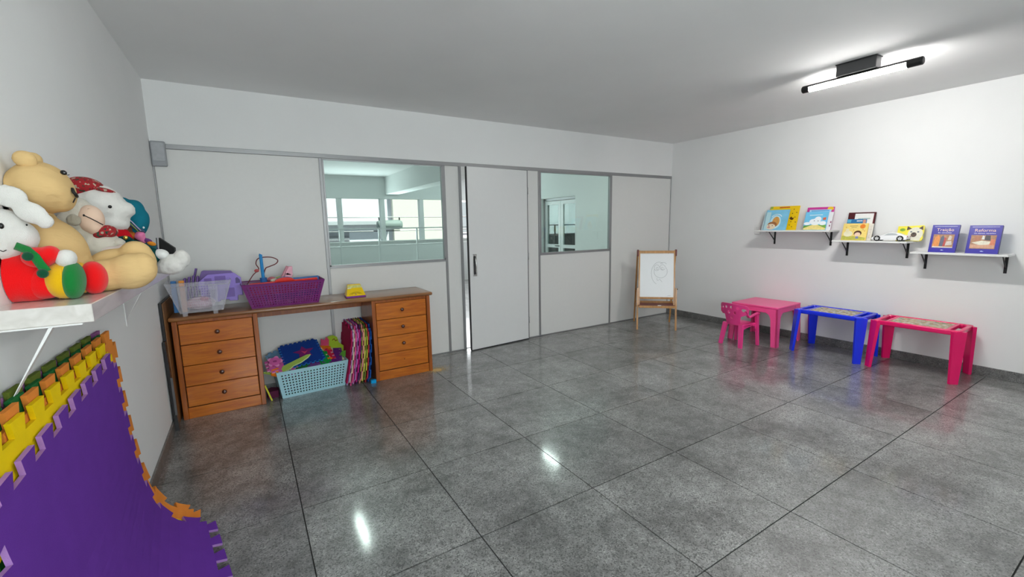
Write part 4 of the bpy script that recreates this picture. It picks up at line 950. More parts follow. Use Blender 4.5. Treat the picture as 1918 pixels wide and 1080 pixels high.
# ------------------------------------------------------------------ books: local x to the viewer's right, z up the cover, front at -y
def flat(name, parent, pts, col, y=0.0, h=.0006, rough=.35, var=.05, vs_=40):
    h += .00004 * len(parent.children)
    bm = bmesh.new(); prism(bm, pts, h, Matrix.Translation((0, y, 0)) @ Matrix.Rotation(R_(90), 4, 'X'))
    return finish(name, bm, mat('print_%s_%02d%02d%02d' % (name, int(col[0] * 99), int(col[1] * 99), int(col[2] * 99)), col, rough, var=var, vscale=vs_), parent)
def book(name, label, yc, z, w, h, t, base, lean, col, roll=0, spine=None, group=None, outline=None):
    o = thing(name, label, 'book', (XR - base, yc, z), (R_(-lean), R_(roll), R_(-90)), group=group)
    m_ = mat('cover_' + label.replace(' ', '_')[:40], col, .3, var=.04, vscale=30)
    out_ = outline or [(-w / 2, 0), (w / 2, 0), (w / 2, h), (-w / 2, h)]
    for nm, y0, th in (('front_cover', 0.0, .002), ('back_cover', t - .002, .002)):
        bm = bmesh.new(); prism(bm, out_, th, Matrix.Translation((0, y0 + th, 0)) @ Matrix.Rotation(R_(90), 4, 'X')); finish(nm, bm, m_, o)
    if not outline:
        slab('pages', (-w / 2 + .003, w / 2 - .004, .002, t - .002, .003, h - .004), mat('book_pages', (.80, .77, .70), .8, var=.1, vscale=200), o, r=0)
        slab('spine', (-w / 2 - .001, -w / 2 + .002, 0, t, 0, h), mat('spine_' + label.replace(' ', '_')[:40], spine or col, .3), o, r=0)
    else:
        bm = bmesh.new(); prism(bm, [(p[0] * .985, .002 + p[1] * .985) for p in out_], t - .004, Matrix.Translation((0, t - .002, 0)) @ Matrix.Rotation(R_(90), 4, 'X')); finish('pages', bm, mat('board_pages', (.82, .80, .74), .6), o)
    return o
TOP1, TOP2, TOP3 = 1.3185, 1.2135, 1.1185
# highest shelf, left group
b = book('picture_book', 'large yellow picture book leaning behind the blue one on the highest shelf', 2.508, TOP1, .335, .292, .010, .108, 14, (.90, .58, .005))
flat('print', b, [(-.165, .262), (-.135, .262), (-.135, .29), (-.165, .29)], (.30, .45, .08)); flat('title_band', b, [(-.06, .268), (.06, .270), (.058, .284), (-.058, .282)], (.55, .10, .02), var=.5)
for x, z in ((.11, .25), (.145, .21), (.135, .155), (.10, .10), (.118, .04), (.15, .095), (.10, .20), (.09, .06)): flat('dot', b, ell(x, z, .006, .006, 8), (.16, .05, .01))
flat('bug', b, [(.075, .14), (.095, .165), (.108, .145), (.125, .15), (.12, .125), (.10, .12)], (.10, .03, .01))
b = book('picture_book', 'thin pale blue book peeping out left of the blue picture book', 2.590, TOP1, .245, .235, .008, .150, 17, (.62, .76, .80))
b = book('picture_book', 'blue picture book with an orange capped figure on the highest shelf', 2.548, TOP1, .262, .252, .008, .176, 17, (.17, .50, .74))
flat('sky_print', b, [(-.125, .005), (.125, .005), (.125, .245), (-.125, .245)], (.22, .56, .78), h=.0004, var=.22, vs_=14)
flat('side_strip', b, [(-.128, .004), (-.075, .004), (-.075, .225), (-.128, .225)], (.48, .70, .76))
flat('halo', b, ell(-.005, .10, .062, .082, 20), (.55, .78, .86), h=.0007)
flat('figure_body', b, ell(0, .105, .042, .062, 18), (.66, .33, .08), h=.0010, var=.3); flat('figure_hair', b, ell(-.035, .065, .055, .040, 18), (.34, .13, .04), h=.0012); flat('figure_face', b, ell(-.045, .042, .052, .036, 18), (.82, .68, .50), h=.0014)
flat('figure_cheek', b, ell(-.068, .035, .016, .012, 12), (.60, .32, .30), h=.0016)
for x in (-.07, -.03): flat('figure_eye', b, ell(x, .055, .005, .006, 8), (.03, .02, .02), h=.0018)
bm = bmesh.new(); tube(bm, [(.06 * math.cos(R_(a)), -.0008, .150 + .045 * math.sin(R_(a))) for a in range(20, 161, 14)], .005, 4); finish('title_arc', bm, mat('print_pale', (.75, .88, .93), .4), b)
# highest shelf, right group
b = book('picture_book', 'magenta bordered picture book at the back of the highest shelf', 2.120, TOP1, .268, .262, .008, .098, 13, (.62, .05, .32))
flat('corner_circle', b, ell(.098, .242, .030, .022, 16), (.90, .58, .02)); flat('print', b, [(-.128, .13), (-.10, .13), (-.10, .215), (-.128, .215)], (.45, .03, .22), var=.4)
b = book('picture_book', 'thin light blue book between the magenta and the cloud books', 2.112, TOP1, .215, .236, .006, .128, 15, (.45, .68, .86))
flat('title_band', b, [(-.09, .215), (.09, .217), (.09, .230), (-.09, .228)], (.12, .40, .72))
b = book('picture_book', 'white edged book peeping out beside the cloud book', 2.098, TOP1, .258, .205, .006, .145, 15, (.82, .80, .80))
for x, z in ((.115, .05), (.12, .09), (-.122, .065)): flat('print', b, ell(x, z, .006, .012, 8), (.25, .05, .12))
b = book('picture_book', 'sky blue picture book with a smiling cloud on the highest shelf', 2.118, TOP1, .228, .212, .007, .176, 16, (.16, .52, .84))
flat('sky_print', b, [(-.112, .004), (.112, .004), (.112, .208), (-.112, .208)], (.17, .55, .86), h=.0004, var=.25, vs_=9)
flat('sand', b, [(-.112, .004), (.112, .004), (.112, .028), (.0, .075), (-.112, .022)], (.84, .68, .24), h=.0006, var=.25); flat('grass', b, [(-.112, .022), (-.03, .062), (-.112, .050)], (.14, .34, .05), h=.0008); flat('grass', b, [(.112, .022), (.03, .060), (.112, .060)], (.16, .38, .06), h=.0008)
for x, z, rx, rz in ((.0, .095, .052, .038), (.022, .125, .034, .032), (-.028, .098, .034, .030), (.075, .080, .034, .024), (-.08, .076, .034, .018)): flat('cloud', b, ell(x, z, rx, rz, 16), (.86, .90, .94), h=.0010)
for x, z in ((-.012, .108), (.026, .106)): flat('cloud_eye', b, ell(x, z, .004, .006, 8), (.05, .05, .06), h=.0014)
flat('red_kite', b, [(.072, .115), (.102, .118), (.100, .148), (.070, .142)], (.62, .12, .05), h=.0012); flat('title', b, [(-.07, .168), (.06, .172), (.06, .180), (-.07, .176)], (.75, .88, .95), h=.0008)

# middle shelf, left group
b = book('large_book', 'dark maroon book at the back of the middle shelf', 1.728, TOP2, .238, .296, .012, .096, 12, (.075, .006, .010))
flat('border', b, [(.095, .01), (.108, .01), (.108, .28), (.095, .28)], (.24, .012, .015), var=.4)
b = book('booklet', 'white booklet standing in front of the maroon book', 1.700, TOP2, .160, .284, .005, .118, 13, (.84, .83, .80))
flat('title', b, [(-.05, .222), (.055, .224), (.055, .236), (-.05, .234)], (.40, .52, .48), var=.5, vs_=120)
b = book('booklet', 'blue booklet between the white booklet and the yellow book', 1.752, TOP2, .170, .226, .006, .136, 14, (.02, .17, .40))
flat('title', b, [(.0, .200), (.05, .202), (.05, .214), (.0, .212)], (.60, .68, .75)); flat('print', b, [(.055, .17), (.08, .17), (.08, .22), (.055, .22)], (.62, .30, .22)); flat('print', b, [(-.083, .19), (-.05, .19), (-.05, .222), (-.083, .222)], (.10, .42, .62))
b = book('picture_book', 'cream edged book right behind the yellow picture book', 1.685, TOP2, .175, .178, .014, .148, 15, (.80, .77, .68))
flat('print', b, [(.06, .02), (.08, .02), (.08, .16), (.06, .16)], (.72, .66, .60), var=.4)
b = book('picture_book', 'yellow picture book with an orange sun on the middle shelf', 1.738, TOP2, .218, .182, .008, .180, 16, (.84, .62, .16))
flat('sky_print', b, [(-.105, .004), (.100, .004), (.100, .178), (-.105, .178)], (.86, .66, .20), h=.0004, var=.12, vs_=30)
flat('meadow', b, [(-.105, .004), (.100, .004), (.100, .03), (.03, .042), (-.105, .048)], (.48, .46, .08), h=.0006, var=.4)
sun = []
for k in range(24):
    a = R_(15 * k); r = .028 if k % 2 else .020; sun.append((.062 + r * math.cos(a), .150 + r * math.sin(a)))
flat('sun', b, sun, (.80, .22, .02), h=.0008)
flat('sheep', b, ell(-.055, .070, .040, .032, 16), (.80, .74, .52), h=.0008); flat('sheep', b, ell(-.065, .105, .016, .022, 12), (.78, .70, .45), h=.0010)
flat('child_hair', b, ell(.030, .075, .034, .030, 16), (.08, .025, .01), h=.0010); flat('child_face', b, ell(.030, .064, .026, .022, 16), (.86, .62, .46), h=.0013); flat('child_dress', b, [(.015, .02), (.045, .02), (.038, .045), (.022, .045)], (.18, .22, .45), h=.0012)
flat('title', b, [(-.05, .150), (.02, .153), (.02, .159), (-.05, .156)], (.45, .30, .08), h=.0008, var=.5, vs_=150); flat('title', b, [(-.035, .134), (.012, .136), (.012, .141), (-.035, .139)], (.45, .30, .08), h=.0008, var=.5, vs_=150)
for x, z in ((.085, .10), (-.01, .11), (.07, .115), (-.08, .14)): flat('leaf', b, ell(x, z, .006, .004, 8), (.62, .30, .04), h=.0008)
# board book cut round a kitten
cat_o = [(-.100, 0), (.070, 0), (.092, .006), (.100, .03), (.094, .06), (.100, .085), (.098, .145), (.090, .156), (.03, .152), (-.02, .148), (-.100, .146)]
b = book('board_book', 'yellow board book with a siamese kitten face beside the toy car', 1.312, TOP2, .20, .156, .016, .085, 14, (.90, .78, .06), outline=cat_o)
flat('kitten_head', b, ell(.038, .070, .056, .066, 22), (.76, .73, .60), h=.0008, var=.12); flat('kitten_chest', b, [(-.02, .004), (.078, .004), (.085, .05), (-.02, .05)], (.72, .70, .60), h=.0006)
for q in ([(-.030, .105), (-.028, .146), (.008, .122)], [(.058, .126), (.086, .150), (.092, .108)]): flat('kitten_ear', b, q, (.07, .04, .03), h=.0011)
flat('kitten_muzzle', b, ell(.028, .062, .022, .024, 14), (.09, .055, .035), h=.0012); flat('kitten_nose', b, ell(.026, .072, .010, .007, 10), (.02, .015, .012), h=.0015)
for x in (.006, .058): flat('kitten_eye', b, ell(x, .090, .008, .007, 10), (.12, .14, .16), h=.0015)
flat('green_badge', b, ell(-.062, .110, .022, .016, 16), (.28, .46, .03), h=.0008); flat('badge_text', b, [(-.075, .106), (-.05, .109), (-.05, .114), (-.075, .111)], (.06, .16, .03), h=.0010)
# toy car
M_CAR = mat('white_car_paint', (.86, .86, .87), .2, coat=.6, var=.01)
car = thing('toy_car', 'white toy sports car with black spoked wheels on the middle shelf', 'toy car', (XR - .180, 1.424, TOP2), (0, 0, R_(-90)))   # nose towards local -x
prof = [(-.142, .014), (-.143, .030), (-.128, .042), (-.09, .052), (-.055, .058), (-.020, .078), (.020, .086), (.060, .080), (.100, .062), (.128, .056), (.140, .046), (.141, .026), (.132, .014)]
bm = bmesh.new(); rings = []
for y, sx, sz in ((-.056, .96, .86), (-.052, .99, .95), (-.040, 1, 1), (0, 1, 1.02), (.040, 1, 1), (.052, .99, .95), (.056, .96, .86)):
    rings.append([bm.verts.new((x * sx, y * (1 if z < .055 else .84), .014 + (z - .014) * sz)) for x, z in prof])
for a, c in zip(rings, rings[1:]):
    n = len(a)
    for i in range(n): bm.faces.new((a[i], a[(i + 1) % n], c[(i + 1) % n], c[i]))
bm.faces.new(rings[0][::-1]); bm.faces.new(rings[-1]); finish('car_body', bm, M_CAR, car, smooth=False)
for s in (-1, 1):
    bm = bmesh.new(); prism(bm, [(-.038, .060), (-.010, .075), (.022, .080), (.055, .074), (.066, .064), (.02, .060)], .002, Matrix.Translation((0, -.0475 if s < 0 else .0495, .0)) @ Matrix.Rotation(R_(90), 4, 'X')); finish('side_window', bm, mat('car_glass', (.55, .58, .60), .1), car)
    bm = bmesh.new(); ellipsoid(bm, (.137, s * .036, .045), (.006, .014, .006), sub=2); finish('tail_light', bm, mat('tail_red', (.25, .01, .01), .3), car, smooth=True)
    for x in (-.092, .088):
        wh = thing('wheel', None, None, (0, 0, 0)); wh.parent = car; wh.location = (x, s * .050, .027); del_ = None
        bm = bmesh.new(); lathe(bm, [(.017, -.010), (.0255, -.010), (.027, -.006), (.027, .006), (.0255, .010), (.017, .010), (.017, -.010)], 24, Matrix.Rotation(R_(90), 4, 'X')); finish('tyre', bm, M_BLACK, wh, smooth=False)
        bm = bmesh.new(); prism(bm, ell(0, 0, .018, .018, 18), .002, Matrix.Translation((0, s * .004, 0)) @ Matrix.Rotation(R_(90), 4, 'X')); finish('hub_disc', bm, M_BLACK, wh)
        for k in range(5):
            bm = bmesh.new(); hexa(bm, [(-.003, -.0015, .002), (.003, -.0015, .002), (.003, .0015, .002), (-.003, .0015, .002)], [(-.006, -.0015, .019), (.006, -.0015, .019), (.006, .0015, .019), (-.006, .0015, .019)])
            bmesh.ops.transform(bm, matrix=Matrix.Translation((0, s * .008, 0)) @ Matrix.Rotation(R_(72 * k), 4, 'Y'), verts=bm.verts); finish('spoke', bm, M_CAR, wh)
slab('diffuser', (.120, .140, -.035, .035, .012, .024), M_BLACK, car, r=.003)
slab('nose_grille', (-.1435, -.130, -.03, .03, .014, .024), M_BLACK, car, r=.003)

# lowest shelf: two blue hardbacks with lettering
def blue_book(label, yc, w, h, title, sub, t, scene_pts):
    b = book('hardback', label, yc, TOP3, w, h, t, .185, 14, (.030, .022, .34), group='blue hardbacks on the lowest shelf')
    flat('head_line', b, [(-w * .42, h * .935), (w * .42, h * .94), (w * .42, h * .955), (-w * .42, h * .95)], (.55, .55, .80), var=.5, vs_=150)
    lettering('title', title, h * .150, mat('title_cream', (.86, .62, .50), .4), b, (0, -.0004, h * .82), (R_(90), 0, 0))
    lettering('subtitle', sub, h * .062, mat('title_white', (.85, .85, .90), .4), b, (0, -.0004, h * .715), (R_(90), 0, 0))
    flat('scene', b, [(-w * .40, h * .17), (w * .38, h * .17), (w * .38, h * .655), (-w * .40, h * .655)], (.40, .20, .10), var=.6, vs_=60)
    for q, c in scene_pts: flat('scene_print', b, [(x * w, z * h) for x, z in q], c, h=.0009, var=.35, vs_=70)
    flat('emblem', b, [(-.05 * w, .08 * h), (0, .10 * h), (.08 * w, .075 * h), (.0, .07 * h)], (.70, .85, .95), h=.0008)
    # slipcase sides a little darker
    slab('fore_edge', (w / 2, w / 2 + .0015, 0, t, 0, h), mat('blue_fore_edge', (.018, .014, .22), .4), b, r=0)
blue_book('dark blue hardback with robed figures painted on its cover, left of the pair', 1.046, .180, .256, 'Traição', 'Em comunhão', .026,
          [([(-.38, .2), (-.14, .2), (-.12, .5), (-.2, .63), (-.33, .55)], (.74, .27, .06)), ([(-.14, .22), (.02, .22), (.04, .5), (-.04, .63), (-.12, .52)], (.10, .11, .17)), ([(.0, .22), (.08, .22), (.1, .52), (.03, .55)], (.5, .06, .05)), ([(.09, .25), (.34, .28), (.3, .42), (.12, .40)], (.62, .55, .50)), ([(.15, .45), (.28, .45), (.3, .58), (.2, .62)], (.58, .50, .42)), ([(-.38, .17), (.38, .17), (.38, .20), (-.38, .22)], (.75, .66, .55))])
blue_book('thicker dark blue hardback with an open book painted on its cover, right of the pair', .792, .196, .250, 'Reforma', 'Os últimos caminhos', .034,
          [([(-.39, .2), (.36, .2), (.36, .32), (-.39, .32)], (.62, .34, .22)), ([(-.36, .38), (-.1, .30), (.25, .33), (.3, .42), (-.05, .46)], (.78, .72, .58)), ([(-.3, .45), (-.08, .45), (-.1, .62), (-.28, .60)], (.42, .16, .08)), ([(.02, .48), (.22, .46), (.2, .64), (.05, .65)], (.05, .04, .05)), ([(-.06, .5), (.03, .5), (.02, .62), (-.04, .64)], (.80, .75, .70)), ([(.2, .3), (.36, .3), (.36, .5), (.24, .52)], (.66, .20, .10))])

# ------------------------------------------------------------------ shelf of soft toys on the left wall
SH = 1.25
ts = thing('toy_shelf', 'thick pale shelf on the left wall carrying soft toys', 'shelf', (XL, 2.1, SH))
slabW('board', (XL, -.496, 1.30, 2.90, SH - .05, SH), wood('whitewashed_board', (.60, .57, .53), (.72, .69, .655), (30, 3, 30), rough=.22, coat=.3), ts, r=.002, seg=1)
for y in (1.305, 2.675):
    br = slabW('bracket', (XL, XL + .004, y - .012, y + .012, SH - .30, SH - .05), M_WHITE, ts, r=.001, seg=1)
    slabW('bracket_arm', (XL, XL + .178, y - .012, y + .012, SH - .054, SH - .05), M_WHITE, br, r=.001, seg=1)
    bm = bmesh.new(); hexa(bm, [(XL + .003, y - .011, SH - .27), (XL + .003, y + .011, SH - .27), (XL + .008, y + .011, SH - .26), (XL + .008, y - .011, SH - .26)], [(XL + .112, y - .011, SH - .054), (XL + .112, y + .011, SH - .054), (XL + .120, y + .011, SH - .054), (XL + .120, y - .011, SH - .054)])
    finW('bracket_brace', bm, M_WHITE, br)

# ------------------------------------------------------------------ soft toys
def fabric(name, col, fur=0.0, var=.08, wr=0.0):
    """fur: fine pile relief; wr: broad wrinkles of plain cloth"""
    if name in MATS: return MATS[name]
    mt = mat(name, col, .9, spec=.1, var=var, vscale=22, sheen=.25 if fur else 0.0)
    nt = mt.node_tree; N, L = nt.nodes, nt.links; b = N['Principled BSDF']; tc = N.new('ShaderNodeTexCoord')
    nz = N.new('ShaderNodeTexNoise'); nz.inputs['Scale'].default_value = 520 if fur else 900; nz.inputs['Detail'].default_value = 5; L.new(tc.outputs['Object'], nz.inputs['Vector'])
    bp = N.new('ShaderNodeBump'); bp.inputs['Strength'].default_value = .35 + .65 * fur; bp.inputs['Distance'].default_value = .0022 if fur else .0008; L.new(nz.outputs['Fac'], bp.inputs['Height'])
    if wr:
        mp = N.new('ShaderNodeMapping'); mp.inputs['Scale'].default_value = (18, 30, 55); L.new(tc.outputs['Object'], mp.inputs['Vector'])
        n2 = N.new('ShaderNodeTexNoise'); n2.inputs['Scale'].default_value = 1; n2.inputs['Detail'].default_value = 2; L.new(mp.outputs[0], n2.inputs['Vector'])
        b2 = N.new('ShaderNodeBump'); b2.inputs['Strength'].default_value = wr; b2.inputs['Distance'].default_value = .007; L.new(n2.outputs['Fac'], b2.inputs['Height']); L.new(bp.outputs[0], b2.inputs['Normal']); L.new(b2.outputs[0], b.inputs['Normal'])
    else: L.new(bp.outputs[0], b.inputs['Normal'])
    return mt
def pxs(u, v, y):
    a = at(u, v, y); return (at(u + 1, v, y) - a).x, -(at(u, v + 1, y) - a).z
def blob(name, ells, material, parent, voxel=.006, smooth=8, puff=0.0, pscale=40):
    """soft stuffed shape: merged ellipsoids (u, v, y, ru, rv, ry, tilt) with u, v, ru, rv read off the photo on the plane y"""
    bm = bmesh.new()
    for (u, v, y, ru, rv, ry, tilt) in ells:
        su, sv = pxs(u, v, y); ellipsoid(bm, at(u, v, y), (ru * su, ry, rv * sv), (0, R_(tilt), 0), sub=3)
    me = bpy.data.meshes.new('tmp'); bm.to_mesh(me); bm.free(); o = bpy.data.objects.new('tmp', me); COL.objects.link(o)
    r = o.modifiers.new('r', 'REMESH'); r.mode = 'VOXEL'; r.voxel_size = voxel
    s = o.modifiers.new('s', 'SMOOTH'); s.factor = .6; s.iterations = smooth
    dg = bpy.context.evaluated_depsgraph_get(); m2 = bpy.data.meshes.new_from_object(o.evaluated_get(dg)); bpy.data.objects.remove(o); bpy.data.meshes.remove(me)
    bm = bmesh.new(); bm.from_mesh(m2); bpy.data.meshes.remove(m2)
    if puff:
        bm.normal_update()
        for v in bm.verts: v.co += v.normal * puff * (noise.noise(v.co * pscale) + .6 * noise.noise(v.co * pscale * 2.3))
    for v in bm.verts:                       # flattened where it sits on the shelf or leans on the wall
        if v.co.z < SH + .001 and v.co.x < -.47: v.co.z = SH + .001
        if v.co.x < XL + .002: v.co.x = XL + .002
    return finW(name, bm, material, parent, smooth=True)
def dot(name, u, v, y, ru, rv, ry, material, parent, tilt=0):
    bm = bmesh.new(); su, sv = pxs(u, v, y); ellipsoid(bm, at(u, v, y), (ru * su, ry, rv * sv), (0, R_(tilt), 0), sub=2); return finW(name, bm, material, parent, smooth=True)
def thread(name, pts, y, r, material, parent):
    bm = bmesh.new(); tube(bm, [at(u, v, yy) for u, v, yy in [(p[0], p[1], p[2] if len(p) > 2 else y) for p in pts]], r, 6); return finW(name, bm, material, parent, smooth=True)

F_BEIGE = fabric('beige_cotton', (.67, .46, .21), 0, .06, wr=.55)
F_WHITE = fabric('white_plush', (.76, .74, .70), 1)
F_CREAM = fabric('cream_curly_plush', (.66, .62, .53), 1)
F_PINKW = fabric('pinkish_white_cloth', (.76, .66, .61), 0)
F_PEACH = fabric('peach_muzzle_cloth', (.76, .55, .42), 0)
F_RED = fabric('red_plush', (.84, .006, .008), .6, .04)
F_GRN = fabric('green_plush', (.008, .19, .035), .6, .1)
F_YEL = fabric('yellow_plush', (.80, .46, .005), .6, .08)
F_DGRN = fabric('dark_green_cloth', (.004, .055, .055), 0, .2)
F_TEAL = fabric('teal_cloth', (.01, .17, .24), 0, .1)
F_REDC = fabric('red_cloth', (.50, .006, .014), 0, .1)
M_EYE = mat('black_bead', (.006, .006, .006), .15, var=0)
M_THR = mat('black_thread', (.008, .007, .007), .7)
def printed(name, base, spot, scale):
    if name in MATS: return MATS[name]
    mt, nt, b = principled(name); N, L = nt.nodes, nt.links; tc = N.new('ShaderNodeTexCoord'); n = N.new('ShaderNodeTexNoise'); n.inputs['Scale'].default_value = scale; n.inputs['Detail'].default_value = 2
    L.new(tc.outputs['Object'], n.inputs['Vector']); cr = N.new('ShaderNodeValToRGB'); cr.color_ramp.interpolation = 'CONSTANT'
    cr.color_ramp.elements[0].color = (.02, .05, .03, 1); cr.color_ramp.elements[1].position = .38; cr.color_ramp.elements[1].color = base + (1,); e = cr.color_ramp.elements.new(.62); e.color = spot + (1,)
    L.new(n.outputs['Fac'], cr.inputs[0]); L.new(cr.outputs[0], b.inputs['Base Color']); b.inputs['Roughness'].default_value = .9; MATS[name] = mt; return mt
F_PRINT = printed('red_floral_cotton', (.36, .012, .018), (.45, .40, .30), 70)

# rabbit in red, nearest the camera
yb = 1.50
rb = thing('plush_rabbit', 'white plush rabbit in a red suit at the near end of the toy shelf', 'soft toy', (-.66, yb, SH))
blob('body', [(18, 520, yb, 82, 52, .075, 0), (-25, 500, yb, 60, 60, .07, 0), (60, 528, yb - .01, 45, 40, .06, 0)], F_RED, rb)
blob('head', [(8, 436, yb - .01, 52, 46, .062, 0), (44, 446, yb - .01, 30, 30, .045, 10), (0, 470, yb - .02, 40, 22, .05, 0)], F_WHITE, rb, puff=.0015, pscale=120)
blob('ear', [(18, 368, yb - .02, 38, 22, .016, 28), (58, 398, yb - .03, 38, 20, .016, 38), (86, 416, yb - .035, 16, 14, .014, 38)], F_WHITE, rb, voxel=.005, puff=.001, pscale=120)
blob('ear', [(-30, 385, yb + .03, 40, 20, .016, 30), (0, 405, yb + .04, 30, 18, .016, 35)], F_WHITE, rb, voxel=.005)
blob('arm', [(72, 482, yb - .05, 34, 20, .032, 8), (95, 476, yb - .052, 20, 17, .030, 0)], F_RED, rb, voxel=.005)
blob('paw', [(124, 484, yb - .048, 22, 18, .028, 10)], F_WHITE, rb, voxel=.005, puff=.001, pscale=120)
blob('leg', [(85, 530, yb - .03, 45, 30, .040, 0)], F_RED, rb, voxel=.005)
ft = blob('foot', [(120, 525, yb - .035, 38, 35, .050, 0)], F_YEL, rb, voxel=.005)
blob('sole', [(138, 525, yb - .040, 23, 36, .052, 4)], F_GRN, ft, voxel=.004)
thread('piping', [(112 + 3 * math.cos(a) + 26 * 0, 525 + 34 * math.sin(a), yb - .035 - .047 * math.cos(a)) for a in [k * math.pi / 8 - math.pi / 2 for k in range(9)]], yb, .0018, F_YEL, ft)
ft = blob('foot', [(176, 520, yb + .055, 27, 32, .045, 0)], F_RED, rb, voxel=.005)
blob('sole', [(155, 520, yb + .055, 16, 30, .040, 0)], F_YEL, ft, voxel=.005)
bm = bmesh.new(); sp_ = [(30, 460, yb - .055), (52, 468, yb - .072), (66, 480, yb - .080), (76, 494, yb - .080), (88, 508, yb - .078)]; prev = None
for i, q in enumerate(sp_):
    p = at(*q); d = at(*sp_[min(i + 1, 4)]) - at(*sp_[max(i - 1, 0)]); n = Vector((0, -1, 0)); w = d.cross(n).normalized() * .010
    r = [bm.verts.new(p + k) for k in (-w, w, w + n * .006, -w + n * .006)]
    if prev:
        for k in range(4): bm.faces.new((prev[k], prev[(k + 1) % 4], r[(k + 1) % 4], r[k]))
    prev = r
finW('green_strap', bm, F_GRN, rb, smooth=True)
for u, v in ((52, 480), (80, 512)): dot('button', u, v, yb - .086, 12, 9, .008, fabric('dark_green_button', (.004, .07, .03), .5), rb)
dot('eye', 2, 423, yb - .066, 6, 6, .006, M_EYE, rb); dot('eye', 50, 421, yb - .052, 2, 2, .003, M_EYE, rb)
thread('mouth', [(-2, 468), (6, 471), (12, 468)], yb - .074, .0012, M_THR, rb)

# big beige bear
yb = 1.66
be = thing('plush_bear', 'large beige cloth teddy bear sitting behind the rabbit on the shelf', 'soft toy', (-.62, yb, SH))
blob('body', [(78, 480, yb, 96, 78, .115, 0), (120, 505, yb, 62, 48, .105, 0), (60, 420, yb, 50, 40, .085, 0)], F_BEIGE, be, voxel=.007)
blob('head', [(76, 352, yb - .05, 62, 50, .095, 0), (108, 350, yb - .05, 30, 42, .075, -15), (116, 374, yb - .05, 26, 24, .050, 15), (40, 355, yb - .05, 34, 38, .08, 0)], F_BEIGE, be, voxel=.006)
blob('ear', [(46, 298, yb - .10, 25, 17, .020, 28), (58, 308, yb - .095, 14, 12, .018, 30)], F_BEIGE, be, voxel=.005)
blob('ear', [(60, 300, yb + .04, 22, 16, .020, 20)], F_BEIGE, be, voxel=.005)
blob('leg', [(200, 515, yb - .045, 55, 30, .050, -6), (245, 508, yb - .05, 50, 34, .052, -10), (268, 502, yb - .05, 28, 30, .046, 0)], F_BEIGE, be)
blob('leg', [(215, 495, yb + .065, 55, 30, .048, -10), (255, 480, yb + .055, 34, 30, .045, 0), (265, 490, yb + .05, 30, 30, .045, 0)], F_BEIGE, be)
blob('arm', [(40, 470, yb - .085, 26, 50, .035, 10), (58, 515, yb - .09, 28, 28, .035, 0)], F_BEIGE, be)
blob('arm', [(110, 470, yb + .09, 28, 48, .032, -10)], F_BEIGE, be)
dot('eye', 119, 323, yb - .118, 7, 4.5, .004, M_EYE, be, 30); thread('eyelash', [(122, 325), (127, 328), (130, 327)], yb - .112, .0011, M_THR, be)
ep = at(119, 323, yb - .118); bm = bmesh.new(); ellipsoid(bm, (ep.x - .035, yb + .022, ep.z), (.008, .004, .007), sub=2); finW('eye', bm, M_EYE, be, smooth=True)
thread('nose', [(135, 353, yb - .07), (138, 360, yb - .08), (142, 364, yb - .075), (144, 368, yb - .06)], yb, .0045, M_THR, be)
thread('mouth', [(141, 371, yb - .075), (139, 375, yb - .085), (137, 379, yb - .09)], yb, .0018, M_THR, be)
thread('neck_seam', [(75, 398, yb - .115), (88, 399, yb - .115), (100, 402, yb - .10)], yb, .0012, F_BEIGE, be)

# cream lamb with a peach muzzle
yb = 1.90
lb = thing('plush_lamb', 'cream curly plush lamb with peach muzzle and red bandana between the two bears', 'soft toy', (-.62, yb, SH))
blob('body', [(175, 470, yb, 60, 46, .075, 0), (190, 492, yb, 52, 24, .075, 0), (150, 445, yb, 40, 36, .06, 0)], F_CREAM, lb, puff=.004, pscale=60)
hd = blob('head', [(148, 405, yb - .01, 34, 36, .06, 0), (135, 415, yb - .02, 30, 22, .055, 0)], F_CREAM, lb, puff=.003, pscale=70)
blob('muzzle', [(170, 410, yb - .035, 27, 27, .045, 0), (178, 422, yb - .035, 18, 20, .040, 0)], F_PEACH, lb, voxel=.005)
blob('ear', [(138, 412, yb - .075, 16, 12, .012, 10)], fabric('grey_beige_plush', (.42, .38, .30), 1, .3), lb, voxel=.005, puff=.003, pscale=90)
thread('mouth', [(157, 403, yb - .078), (168, 408, yb - .083), (180, 414, yb - .080), (193, 421, yb - .060)], yb, .0017, M_THR, lb); dot('mouth_end', 157, 403, yb - .079, 2.2, 2.2, .003, M_THR, lb)
thread('nostril', [(164, 391, yb - .072), (170, 389, yb - .070)], yb, .0009, F_PEACH, lb)
blob('bandana', [(202, 433, yb - .02, 20, 12, .05, 10), (186, 440, yb - .03, 12, 8, .04, 0)], F_PRINT, lb, voxel=.005)
blob('arm', [(205, 473, yb - .045, 34, 13, .028, 5), (228, 470, yb - .04, 12, 13, .026, 0)], F_PINKW, lb, voxel=.005)
blob('paw', [(222, 456, yb - .01, 14, 11, .03, 20)], F_CREAM, lb, voxel=.005, puff=.002, pscale=80)
blob('leg', [(215, 497, yb - .02, 40, 16, .035, 0)], F_WHITE, lb, voxel=.005)

